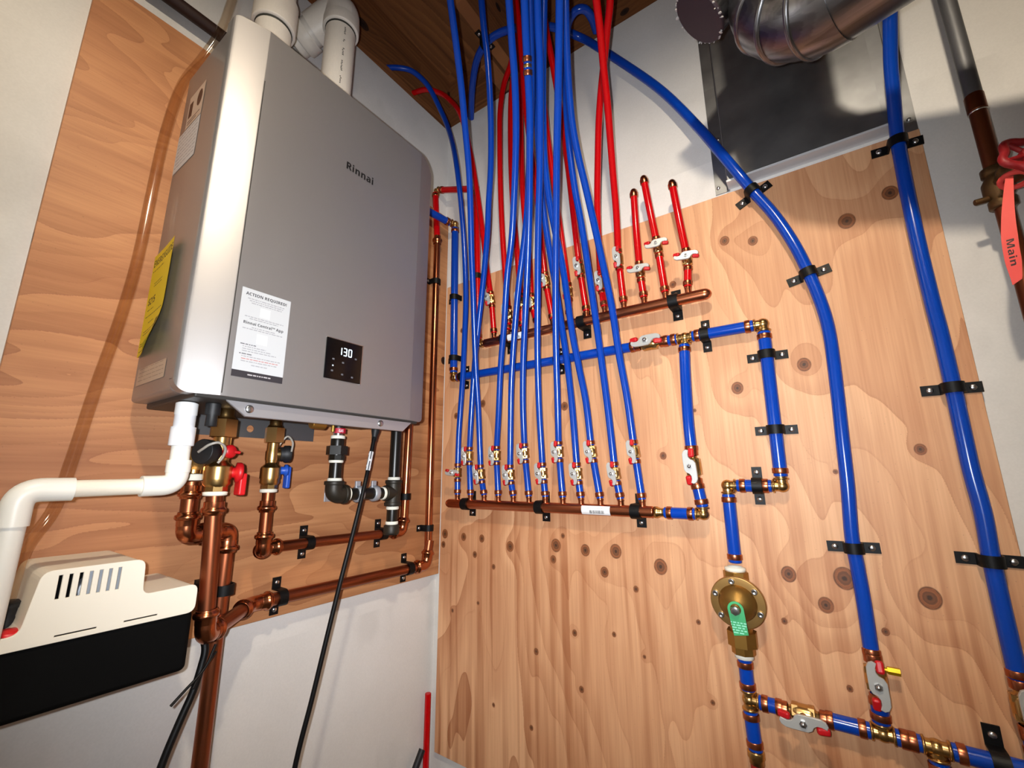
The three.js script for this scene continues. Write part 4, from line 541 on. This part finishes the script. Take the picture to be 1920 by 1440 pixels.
// valves, stubs and tubes of the upper manifold (its capped end lies towards the duct)
for (let k = 0; k < 12; k++) {
  const n = ordinal[11 - k]; const o = V(D.redOut[k], yR + rH * .8 + .016, zc), v = A(D.redValve[k]); const shut = k >= 9; const tp = shut ? [v.clone(), A(D.redCap[k - 9])] : D.red[k + 1].map(A); const dir = v.clone().sub(o).normalize(), td = tp[1].clone().sub(v).normalize(), ax = dir.clone().add(td).normalize();
  placeValve(shut ? valveShut : valveOpen, v, ax, shut ? `shutoff valve with crosswise white handle, ${n} from the capped end of the upper manifold` : `shutoff valve among the red tubes, ${n} from the capped end of the upper manifold`, 'shutoff valves on the upper manifold', V(.12, 0, 1));
  const b = v.clone().sub(ax.clone().multiplyScalar(.016)); const s = thing('tube_stub', `short red tube below the ${n} valve from the capped end of the upper manifold`, 'tube', o, 'short tubes on the upper manifold');
  part(s, 'tube', spline([o, lerp(o, b, .5), b], rT, 14), M.red); part(s, 'crimp_ring', crimp(o.clone().add(dir.clone().multiplyScalar(.009)), dir, rT), M.crimp);
  tp[0] = v.clone().add(ax.clone().multiplyScalar(.016));
  const t = thing(shut ? 'capped_tube' : 'supply_tube', shut ? `short capped red tube above the ${n} valve from the capped end of the upper manifold` : `red supply tube rising from the ${n} valve from the capped end of the upper manifold`, 'tube', tp[0], shut ? 'capped red tubes' : 'red supply tubes');
  if (shut) { const e = tp[1], m = lerp(tp[0], e, .5).add(V(.0, 0, .003)); part(t, 'tube', spline([tp[0], m, e], rT, 14), M.red); const d = e.clone().sub(m).normalize(); part(t, 'end_cap', lathe(e.clone().sub(d.clone().multiplyScalar(.012)), d, [[rT, 0], [rT + .0018, .001], [rT + .0018, .011], [rT + .0008, .012], [rT * .95, .018], [rT * .6, .022], [0, .0235]], 18), M.copper, 'copper end cap'); }
  else part(t, 'tube', spline(tp, rT, 14, 5), M.red);
}
// red feed from the corner riser to the upper manifold
{
  const r = .0111, a = D.m.redTopL, b = D.m.redTop, e = V(b[0], 1.845, zc);
  pexPipe('red pipe standing on the corner copper riser beside the heater', [.034, 2.245, .075], [a[0] - .001, a[1] - .012, .065], r, M.red, { c0: false });
  fitting('brass_elbow', 'brass elbow at the top of the corner red pipe', [a[0], a[1], .06], [V(0, -1, 0), V(1, 0, 0)], r, { len: .02 });
  pexPipe('level red pipe crossing behind the first blue tubes near the heater', [a[0] + .014, a[1], .058], [b[0] - .014, b[1], .05], r, M.red);
  fitting('brass_elbow', 'brass elbow turning the level red pipe down behind the blue tubes', [b[0], b[1], .048], [V(-1, 0, 0), V(0, -1, 0)], r, { len: .02 });
  pexPipe('red pipe dropping behind the blue tubes to the upper manifold', [b[0], b[1] - .014, .048], [.199, 1.862, zc], r, M.red);
  fitting('brass_elbow', 'brass elbow at the feed end of the upper manifold', [.2, 1.846, zc], [Y_, V(1, 0, 0)], r, { len: .022 });
}
strap('black clamp on the dropping red pipe under the plywood top edge', [.190, 2.075, .048], Y_, Z_, .033, .0115, { tab: .02 });
strap('black clamp on the upper manifold beside its capped end', [.785, yR, zc], X_, Z_, zc - T, rH + .0003, { w: .022, tab: .024 });
strap('black clamp on the middle of the upper manifold', [.551, yR, zc], X_, Z_, zc - T, rH + .0003, { w: .022, tab: .024 });
strap('black clamp on the upper manifold beside its paper label', [.300, yR, zc], X_, Z_, zc - T, rH + .0003, { w: .022, tab: .024 });
strap('black clamp on the lower manifold beside its capped end', [.160, yC, zc], X_, Z_, zc - T, rH + .0003, { w: .022, tab: .022 });
strap('black clamp on the middle of the lower manifold', [.412, yC, zc], X_, Z_, zc - T, rH + .0003, { w: .022, tab: .024 });
strap('black clamp on the lower manifold between its barcode label and reducer', [.665, yC, zc], X_, Z_, zc - T, rH + .0003, { w: .022, tab: .024 });

// ------------------------------------------------------------------ blue main on the back board
{
  const r = .0122, z = .034, m = D.m, h = z - T;
  const e1 = V(.077, 2.312, z), e2 = V(.087, 1.757, z), yH = 1.7565;
  pexPipe('blue pipe coming out from behind the heater to the corner elbow', [.046, 2.318, .158], [.066, 2.313, .05], r, M.blue);
  fitting('brass_elbow', 'brass elbow in the corner at the top of the blue main', e1, [V(-.4, 0, .9), V(0, -1, 0)], r, { len: .022 });
  pexPipe('blue main pipe dropping down the corner edge of the plywood', [.0775, 2.296, z], [.0868, 1.775, z], r, M.blue);
  fitting('brass_elbow', 'brass elbow at the foot of the corner blue main', e2, [Y_, X_], r, { len: .024 });
  pexPipe('long level blue pipe passing behind all the hanging blue tubes', [.104, yH, z], [.688, yH, z], r, M.blue);
  placeValve(valveBig, [.719, yH, z], V(1, 0, 0), 'shutoff valve lying level between blue pipe and brass tee', null);
  pexPipe('short level blue pipe between the lying valve and the brass tee', [.746, yH, z], [.785, yH, z], r, M.blue);
  fitting('brass_tee', 'brass tee at the top of the manifold feed pipe', [.799, yH, z], [V(-1, 0, 0), X_, V(0, -1, 0)], r, { len: .024 });
  pexPipe('level blue pipe from the brass tee to the upper loop corner', [.815, yH, z], [.938, yH, z], r, M.blue);
  fitting('brass_elbow', 'brass elbow at the upper corner of the blue loop', [.955, yH, z], [V(-1, 0, 0), V(0, -1, 0)], r, { len: .024 });
  pexPipe('upright blue pipe of the loop held by two clamps', [.955, yH - .017, z], [.951, 1.445, z], r, M.blue);
  fitting('brass_elbow', 'brass elbow at the lower corner of the blue loop', [.951, 1.427, z], [Y_, V(-1, 0, 0)], r, { len: .022 });
  pexPipe('short level blue pipe at the bottom of the loop', [.934, 1.427, z], [.872, 1.427, z], r, M.blue);
  fitting('brass_elbow', 'brass elbow turning the loop down towards the pressure regulator', [.855, 1.427, z], [X_, V(0, -1, 0)], r, { len: .022 });
  pexPipe('upright blue pipe above the pressure regulator', [.855, 1.41, z], [.8545, 1.278, z], r, M.blue);
  strap('black clamp on the corner blue main below the plywood top edge', [.0815, 2.035, z], Y_, Z_, h, r + .0003, { one: 'a', tab: .026 });
  strap('black clamp low on the corner blue main', [.0858, 1.823, z], Y_, Z_, h, r + .0003, { one: 'a', tab: .026 });
  strap('black clamp on the long level pipe near the corner elbow', [.128, yH, z], X_, Z_, h, r + .0003);
  strap('black clamp on the middle of the long level blue pipe', [.47, yH, z], X_, Z_, h, r + .0003);
  strap('black clamp on the level pipe beside the brass tee', [.842, yH, z], X_, Z_, h, r + .0003);
  strap('upper black clamp on the upright pipe of the loop', [.9543, 1.69, z], Y_, Z_, h, r + .0003);
  strap('lower black clamp on the upright pipe of the loop', [.9525, 1.536, z], Y_, Z_, h, r + .0003);
  strap('black clamp on the short bottom pipe of the loop', [.909, 1.427, z], X_, Z_, h, r + .0003);
}
// ------------------------------------------------------------------ pressure regulator and the run below it
{
  const x = .853, z = .036; const b = thing('pressure_regulator', 'bronze bell-shaped pressure regulator with a green tag on its bolt', 'regulator', [x, 1.10, z]); const dn = V(0, -1, 0);
  part(b, 'thread_tape', lathe([x, 1.262, z], Y_, [[.013, 0], [.0185, .001], [.019, .007], [.013, .009]], 22), M.tape);
  part(b, 'body', [cyl([x, 1.264, z], [x, 1.15, z], .0185, 24), prism([x, 1.246, z], Y_, .0225, .016, 8), along(new THREE.SphereGeometry(.026, 20, 14), V(x, 1.21, z), Y_)], M.brassDull);
  // bell facing the room, tipped down a little
  const d = V(.02, -.10, 1).normalize(), c = V(x + .002, 1.211, z + .018);
  const fl = part(b, 'flange', lathe(c, d, [[0, 0], [.046, 0], [.0475, .0015], [.0475, .0075], [.046, .009], [.0315, .009]], 40), std(0xb08a52, .42, .85));
  part(b, 'bell', lathe(c, d, [[.0335, .0085], [.0325, .012], [.0305, .018], [.0265, .0245], [.020, .030], [.0135, .0335], [.0095, .0355], [.0088, .044], [0, .045]], 36), std(0x8a6730, .46, .8));
  const q = new THREE.Quaternion().setFromUnitVectors(Y_, d);
  for (let i = 0; i < 6; i++) { const a = .35 + i / 6 * Math.PI * 2; const p = V(Math.cos(a) * .0395, .009, Math.sin(a) * .0395).applyQuaternion(q).add(c); part(fl, 'bolt', [lathe(p, d, [[.0055, 0], [.0055, .0032], [.004, .0044], [.0022, .0030], [0, .0028]], 12)], M.steel); }
  const e = c.clone().add(d.clone().multiplyScalar(.0435)); part(fl, 'adjusting_bolt', [prism(e, d, .0082, .007, 6), cyl(e, e.clone().add(d.clone().multiplyScalar(.010)), .0062, 16)], M.steel);
  const gs = new THREE.Shape(); gs.moveTo(-.0125, 0); gs.absarc(0, 0, .0135, Math.PI, 0, true); gs.lineTo(.0155, -.040); gs.lineTo(-.0085, -.043); gs.lineTo(-.0135, 0); const hole = new THREE.Path(); hole.absarc(0, 0, .0068, 0, Math.PI * 2); gs.holes.push(hole);
  const gg = new THREE.ExtrudeGeometry(gs, { depth: .0012, bevelEnabled: false }); gg.applyQuaternion(new THREE.Quaternion().setFromEuler(new THREE.Euler(-.12, 0, .06))); gg.translate(e.x, e.y, e.z - .003);
  const gtx = canvasTex(128, 256, (k, W, H) => { k.fillStyle = '#2f9a5e'; k.fillRect(0, 0, W, H); k.fillStyle = '#8fd6bb'; for (let i = 0; i < 5; i++) for (let y = 10; y < 110;) { const l = 12 + hash(y, i) * 20; k.fillRect(y, 150 + i * 18, l, 9); y += l + 7; } });
  const uvp = gg.attributes.position, uva = gg.attributes.uv; for (let i = 0; i < uvp.count; i++) uva.setXY(i, (uvp.getX(i) - e.x + .016) / .032, (uvp.getY(i) - e.y + .044) / .058);
  part(b, 'tag', gg, std(0xffffff, .35, 0, { map: gtx, side: THREE.DoubleSide }), 'green hanging tag');
  part(b, 'union', [lathe([x, 1.165, z], dn, [[.0185, 0], [.0195, .004], [.0195, .012]], 22), prism([x, 1.130, z], Y_, .0265, .026, 8, .4), prism([x, 1.116, z], Y_, .0205, .015, 8, .2)], M.brassDull);
  part(b, 'thread_tape', lathe([x, 1.1075, z], Y_, [[.012, 0], [.0165, .001], [.0165, .008], [.012, .0095]], 20), M.tape);
  const r = .0122, y2 = 1.037;
  pexPipe('blue pipe below the pressure regulator', [x, 1.108, z], [x, 1.05, .034], r, M.blue);
  fitting('brass_tee', 'brass tee under the pressure regulator with a branch along the plywood', [x, y2, .034], [Y_, X_, V(0, -1, 0)], r, { len: .024 });
  pexPipe('blue pipe dropping below the tee under the regulator', [x, y2 - .016, .034], [x + .002, .955, .034], r, M.blue);
  const k = thing('brass_coupling', 'brass coupling on the pipe below the tee under the regulator', 'fitting', [x + .002, .93, .034]); part(k, 'body', [lathe([x + .002, .957, .034], dn, [[0, 0], [.0125, 0], [.0145, .003], [.0145, .012], [.0125, .014], [.0125, .022], [0, .022]], 20)], M.brass); part(k, 'pipe', cyl([x + .002, .936, .034], [x + .002, .0, .034], .0111, 18), std(0xa02018, .45));
  // branch to the right along the foot of the board
  const zb = .034;
  pexPipe('blue branch pipe right after the tee under the regulator', [x + .015, y2, zb], [.912, y2, zb], r, M.blue);
  placeValve(valveBig, [.938, y2, zb + .001], V(1, 0, 0), 'white-handled shutoff valve on the low branch pipe', null);
  pexPipe('blue branch pipe between the white-handled valve and the next tee', [.964, y2, zb], [1.030, y2, zb], r, M.blue);
  fitting('brass_tee', 'brass tee on the low branch under the small upright valve', [1.045, y2, zb], [V(-1, 0, 0), X_, Y_], r, { len: .022 });
  pexPipe('short upright blue pipe on the low branch tee', [1.045, y2 + .014, zb], [1.047, 1.094, zb], r, M.blue);
  const v3 = placeValve(valveBig, [1.0475, 1.119, zb + .002], Y_, 'upright shutoff valve with a yellow drain screw at the foot of the curving hose', 'shutoff valves on the blue main'); v3._base = v3.position.clone();
  part(v3, 'drain_screw', [prism([1.064, 1.135, zb + .004], X_, .006, .016, 6), cyl([1.05, 1.133, zb + .004], [1.066, 1.135, zb + .004], .004, 10)], std(0xc9a012, .35, .6), 'yellow drain screw');
  pexPipe('short blue pipe on the low branch past the second tee', [1.060, y2, zb], [1.092, y2, zb], r, M.blue);
  fitting('brass_tee', 'third brass tee on the low branch with a copper stub down', [1.108, y2, zb], [V(-1, 0, 0), X_, V(0, -1, 0)], r, { len: .024 });
  pexPipe('pipe stub dropping from the third tee on the low branch', [1.108, y2 - .016, zb], [1.108, .004, zb], r, M.blue);
  pexPipe('last blue pipe of the low branch under the black clamp', [1.125, y2, zb], [1.24, y2, zb], r, M.blue);
  strap('black clamp on the last pipe of the low branch', [1.176, y2, zb], X_, Z_, zb - T, r + .0003, { w: .02, tab: .03 });
}
// ------------------------------------------------------------------ long hoses on the board
{
  const r = .0111; const a = thing('water_hose', 'long blue hose arching from the joists down the knotty plywood to a valve', 'hose', D.hose1[D.hose1.length - 1]);
  part(a, 'tube', spline(D.hose1, r, 16, 6), M.blue); const n = D.hose1.length, e = A(D.hose1[n - 1]), d = e.clone().sub(A(D.hose1[n - 2])); part(a, 'crimp_ring', crimp(toward(e, D.hose1[n - 2], .012), d, r), M.crimp);
  const b = thing('water_hose', 'straight blue hose down the free edge of the knotty plywood', 'hose', D.hose2[D.hose2.length - 1]);
  part(b, 'tube', spline(D.hose2, r, 16, 6), M.blue); { const m = D.hose2.length, q = A(D.hose2[m - 1]); part(b, 'crimp_ring', crimp(toward(q, D.hose2[m - 2], .008), q.clone().sub(A(D.hose2[m - 2])), r), M.crimp); placeValve(valveBig, [1.2145, 1.118, .033], Y_, 'shutoff valve at the foot of the straight edge hose', null); pexPipe('blue pipe under the valve of the straight edge hose', [1.2145, 1.092, .034], [1.2145, 1.052, .034], r, M.blue); }
  const l = thing('water_hose', 'dark blue hose loop tucked under the joists above the white wall', 'hose', D.loop[0]); part(l, 'tube', spline(D.loop, r, 14, 6), M.blue);
  const dirAt = (S, p) => { let i = 0, bd = 9; S.forEach((q, j) => { const e = A(q).distanceTo(A(p)); if (e < bd && j > 0 && j < S.length - 1) { bd = e; i = j; } }); return A(S[i + 1]).clone().sub(A(S[i - 1])).normalize(); };
  const cl = (S, p, label, tab) => { const q = A(p); let best = null, bd = 9; const c = new THREE.CatmullRomCurve3(S.map(A), false, 'centripetal'); for (let i = 0; i <= 800; i++) { const k = c.getPoint(i / 800), e = k.distanceTo(q); if (e < bd) { bd = e; best = i / 800; } } const P = c.getPoint(best), d = c.getTangent(best); d.z = 0; strap(label, P, d.normalize(), Z_, P.z - T, r + .0003, { tab: tab || .026 }); };
  cl(D.hose1, D.clamps[0], 'black clamp on the curving hose at the plywood top edge'); cl(D.hose1, D.clamps[1], 'black clamp on the curving hose beside the two small knots'); cl(D.hose1, D.clamps[2], 'black clamp on the lower straight part of the curving hose');
  cl(D.hose2, D.clamps[3], 'black clamp on the edge hose right below the metal duct panel'); cl(D.hose2, D.clamps[4], 'black clamp halfway down the edge hose'); cl(D.hose2, D.clamps[5], 'black clamp low on the edge hose');
  strap('black clamp holding the arching hose under the first joist', [.332, 2.752, .193], V(.95, 0, .12), V(0, -1, 0), .0182, r + .0003);
}
// ------------------------------------------------------------------ sheet-metal duct panel and round duct
{
  const p = thing('duct_panel', 'dull galvanised sheet-metal duct box on the wall over the plywood', 'duct', [1.07, 2.11, 0]);
  part(p, 'face', uvPlane(box(.922, 1.224, 2.112, 3.0, .004, .034, .002), 'x', 'y', 0, 0, .6, .6), M.galvPanel);
  part(p, 'flange', uvPlane(box(.893, .924, 2.104, 3.0, .0004, .003), 'x', 'y', 0, 0, .6, .6), M.galvPanel);
  part(p, 'flange', uvPlane(box(1.222, 1.252, 2.098, 3.0, .0004, .003), 'x', 'y', 0, 0, .6, .6), M.galvPanel);
  part(p, 'bottom_fold', box(.921, 1.225, 2.108, 2.1125, .0004, .0345), std(0xd8d8da, .5, .3));  // paler than the panel: flash light on the underside put into its colour
  for (const [x, y] of [[1.242, 2.125], [.912, 2.25], [.9, 2.12]]) part(p, 'screw', screwGeo([x, y, .003], Z_, .004), M.steel);
  const r = .0765, x = 1.055, z = .29; const d = thing('round_duct', 'shiny round metal duct elbow with raised seams in front of the duct box', 'duct', [x, 2.15, z]);
  const dir = V(1, -.12, .42).normalize(), c0 = V(x, 2.186, z); const e = c0.clone().add(dir.clone().multiplyScalar(.75));
  // segmented elbow: four gores with beaded joints
  const up = V(0, 1, 0), R = .082; const ctr = c0.clone().add(up.clone().multiplyScalar(R)).add(dir.clone().multiplyScalar(R)); const ring = k => { const a = k / 4 * Math.PI / 2; return ctr.clone().add(dir.clone().multiplyScalar(-R * Math.cos(a))).add(up.clone().multiplyScalar(-R * Math.sin(a))); }; const tang = k => { const a = k / 4 * Math.PI / 2; return dir.clone().multiplyScalar(Math.sin(a)).add(up.clone().multiplyScalar(-Math.cos(a))); };
  part(d, 'riser', cyl(ring(0).clone().add(V(0, -.004, 0)), ring(0).clone().add(V(0, .95, 0)).setY(3.02), r, 40, .001), M.galv);
  for (let k = 0; k < 4; k++) { const P = []; for (let i = 0; i <= 6; i++) P.push(ring(k + i / 6)); part(d, 'gore', sweep(P, r + (k % 2 ? .0012 : 0), 40), M.galv); if (k) part(d, 'seam_bead', lathe(ring(k).clone().sub(tang(k).clone().multiplyScalar(.005)), tang(k), [[r, 0], [r + .0035, .0015], [r + .0052, .005], [r + .0035, .0085], [r, .010]], 44), M.galv); }
  part(d, 'pipe', cyl(ring(4).clone().sub(dir.clone().multiplyScalar(.004)), ring(4).clone().add(dir.clone().multiplyScalar(2.4)), r - .001, 40, .001), M.galv);
  part(d, 'screw', screwGeo(ring(4).clone().add(dir.clone().multiplyScalar(.05)).add(V(-.01, -.85, .5).normalize().multiplyScalar(r)), V(-.01, -.85, .5), .005), M.steel);
  // capped side branch
  const n = V(-.75, -.62, -.04).normalize(), k0 = ring(0).clone().add(V(0, .13, 0)), k1 = V(.936, 2.288, .303); const bd = k1.clone().sub(k0).normalize();
  part(d, 'branch', cyl(k0, k1, .051, 34, .001), M.galv); part(d, 'branch_cap', lathe(k1.clone().sub(bd.clone().multiplyScalar(.002)), bd, [[.0512, 0], [.053, .001], [.053, .006], [.050, .0075], [0, .008]], 34), std(0x41343a, .6, .3), 'dark purplish end cap');
  const fl = []; for (let i = 0; i < 60; i++) { const a = rnd() * Math.PI * 2, q = new THREE.Quaternion().setFromUnitVectors(Y_, bd); const P = V(Math.cos(a) * .0525, .001 + rnd() * .006, Math.sin(a) * .0525).applyQuaternion(q).add(k1); const s = .0012 + rnd() * rnd() * .005; const g = new THREE.IcosahedronGeometry(s, 0); g.scale(.6 + rnd(), .5 + rnd(), .4); g.rotateX(rnd() * 6); g.rotateY(rnd() * 6); g.translate(P.x, P.y, P.z); fl.push(g); }
  part(d, 'sealant', fl, std(0xb9b6b4, .7), 'pale crumbs of sealant round the cap');
}
// ------------------------------------------------------------------ pipe, gate valve and red ribbon beside the plywood
{
  const x = 1.31, z = .07; const p = thing('riser_pipe', 'dull copper riser with a grey upper length beside the plywood edge', 'pipe', [x, 0, z]);
  part(p, 'lower_pipe', cyl([x, .0, z], [x, 2.07, z], .0112, 18), std(0x6e3a20, .45, .8)); part(p, 'upper_pipe', cyl([x, 2.07, z], [x, 3.0, z], .0116, 18), std(0x6d6e70, .5, .6));
  part(p, 'coupling', lathe([x, 2.052, z], Y_, [[.0112, 0], [.0126, .001], [.0126, .03], [.0116, .032]], 18), std(0x6e3a20, .4, .9)); part(p, 'solder_line', lathe([x, 2.0485, z], Y_, [[.0112, 0], [.0128, .0015], [.0112, .003]], 18), M.steel);
  for (const y of [.8, 2.6]) part(p, 'standoff', cyl([x, y, .0004], [x, y, z - .008], .007, 10), M.ironCast);
  const v = thing('gate_valve', 'dark bronze gate valve with a red hand wheel on the riser', 'valve', [x, 1.9, z]); const bz = std(0x5b4326, .5, .7);
  const d = V(.35, .25, .9).normalize(), c = V(x, 1.905, z), q = new THREE.Quaternion().setFromUnitVectors(Y_, d); const at = t => c.clone().add(d.clone().multiplyScalar(t));
  part(v, 'body', [lathe([x, 1.868, z], Y_, [[.0115, 0], [.0165, .002], [.0165, .014], [.0135, .017], [.019, .028], [.019, .046], [.0135, .057], [.0165, .06], [.0165, .072], [.0115, .074]], 20), lathe(c, d, [[.015, 0], [.015, .022], [.019, .024], [.019, .034], [.010, .038], [.008, .05], [0, .05]], 20), cyl([x - .015, 1.888, z + .004], [x - .032, 1.886, z + .006], .005, 10)], bz);
  part(v, 'stem', cyl(at(.04), at(.068), .0045, 12), M.brassDull);
  const wg = []; const N = 10; const rr = t => .031 + .0035 * Math.cos(t * 5); const loop = []; for (let i = 0; i <= 40; i++) { const a = i / 40 * Math.PI * 2; loop.push(V(Math.cos(a) * rr(a), 0, Math.sin(a) * rr(a)).applyQuaternion(q).add(at(.06))); } wg.push(sweep(loop, .0058, 10, false)); wg.push(cyl(at(.054), at(.066), .011, 16)); for (let i = 0; i < 5; i++) { const a = i / 5 * Math.PI * 2; wg.push(cyl(at(.06), V(Math.cos(a) * .031, 0, Math.sin(a) * .031).applyQuaternion(q).add(at(.06)), .0036, 8)); }
  part(v, 'hand_wheel', wg, std(0x8e1018, .5), 'red scalloped hand wheel');
  // ribbon tied to the valve
  const ink = canvasTex(128, 768, (k, W, H) => { k.fillStyle = '#f0524a'; k.fillRect(0, 0, W, H); k.save(); k.translate(W / 2, 560); k.rotate(Math.PI / 2); k.fillStyle = '#2a0c0c'; k.font = 'bold 82px sans-serif'; k.textAlign = 'center'; k.textBaseline = 'middle'; k.fillText('Main', 0, 0, 220); k.restore(); });
  const rb = thing('ribbon', 'coral red plastic ribbon hanging from the gate valve with handwriting', 'ribbon', [x, 1.72, .12]); const pos = [], uv = [], idx = [], n = 24; const tw = .0009;
  for (let s = 0; s < 2; s++) for (let i = 0; i <= n; i++) { const t = i / n; const y = 1.893 - .168 * t, cx = 1.307 - .0185 * Math.sin(Math.min(1, t * 1.3) * 1.57) - .002 * t, w = t > .82 ? mix(.0088, .0056, (t - .82) / .18) : mix(.0042, .0088, Math.min(1, t * 1.7)), zz = .122 + .008 * Math.sin(t * 3.0), yaw = .25 + .35 * t; for (const e of [-1, 1]) { pos.push(cx + e * w * Math.cos(yaw), y + (i === n ? e * .003 : 0), zz + e * w * Math.sin(yaw) * .6 - s * tw); uv.push(e > 0 ? 1 : 0, 1 - t); } }
  const o2 = (n + 1) * 2; for (let i = 0; i < n; i++) { const a = i * 2; idx.push(a, a + 2, a + 1, a + 1, a + 2, a + 3); const b = o2 + a; idx.push(b, b + 1, b + 2, b + 1, b + 3, b + 2); }
  const g = new THREE.BufferGeometry(); g.setAttribute('position', new THREE.Float32BufferAttribute(pos, 3)); g.setAttribute('uv', new THREE.Float32BufferAttribute(uv, 2)); g.setIndex(idx); g.computeVertexNormals(); part(rb, 'strip', g, std(0xffffff, .6, 0, { map: ink, side: THREE.DoubleSide }));
  part(rb, 'knot', along(new THREE.TorusGeometry(.015, .004, 8, 18), V(x + .006, 1.893, .108), d), M.coral);
}
// ------------------------------------------------------------------ small things low in the corner
{
  const t = thing('red_pipe', 'red pipe end standing low in the corner beside the plywood', 'pipe', [.014, 0, .028]); part(t, 'tube', cyl([.0135, .0, .0295], [.0135, .838, .0295], .0088, 16), M.red);
  const b = thing('drain_hose', 'dark hose leaning low in the corner', 'hose', [.02, 0, .07]); part(b, 'tube', spline([[.02, .71, .030 + .022], [.02, .66, .085], [.02, .5, .16], [.03, .0105, .30]], .009, 12), M.blackSoft);
}
// ------------------------------------------------------------------ pendant lamp above the photographer
{
  const p = LAMP, l = thing('pendant_lamp', 'pendant work lamp with a metal shade hanging between the joists', 'lamp', [p.x, SUB, p.z]);
  part(l, 'canopy', lathe([p.x, SUB, p.z], V(0, -1, 0), [[.05, 0], [.048, .012], [.01, .02], [0, .02]], 24), M.blackSoft);
  part(l, 'cord', cyl([p.x, SUB - .018, p.z], [p.x, p.y + .12, p.z], .0035, 8), M.black);
  part(l, 'socket', lathe([p.x, p.y + .125, p.z], V(0, -1, 0), [[.006, 0], [.02, .006], [.021, .06], [.019, .066], [0, .066]], 20), M.blackSoft);
  part(l, 'shade', lathe([p.x, p.y - .012, p.z], Y_, [[.128, 0], [.125, .012], [.105, .05], [.06, .088], [.022, .098], [.022, .094], [.058, .084], [.102, .048], [.122, .012], [.126, 0], [.128, 0]], 40), std(0xe8e4da, .45, .1));
  const b = part(l, 'bulb', along(new THREE.SphereGeometry(.03, 20, 14), p, Y_), std(0xfff2dc, .4, 0, { emissive: LAMP_COLOR, emissiveIntensity: 6 }), 'glowing bulb');
  const pl = new THREE.PointLight(LAMP_COLOR, LAMP_POWER, 0, 2); pl.position.copy(p); pl.castShadow = true; pl.shadow.radius = 1.5; pl.shadow.mapSize.set(1024, 1024); scene.add(pl);
}
renderer.render(scene, camera);
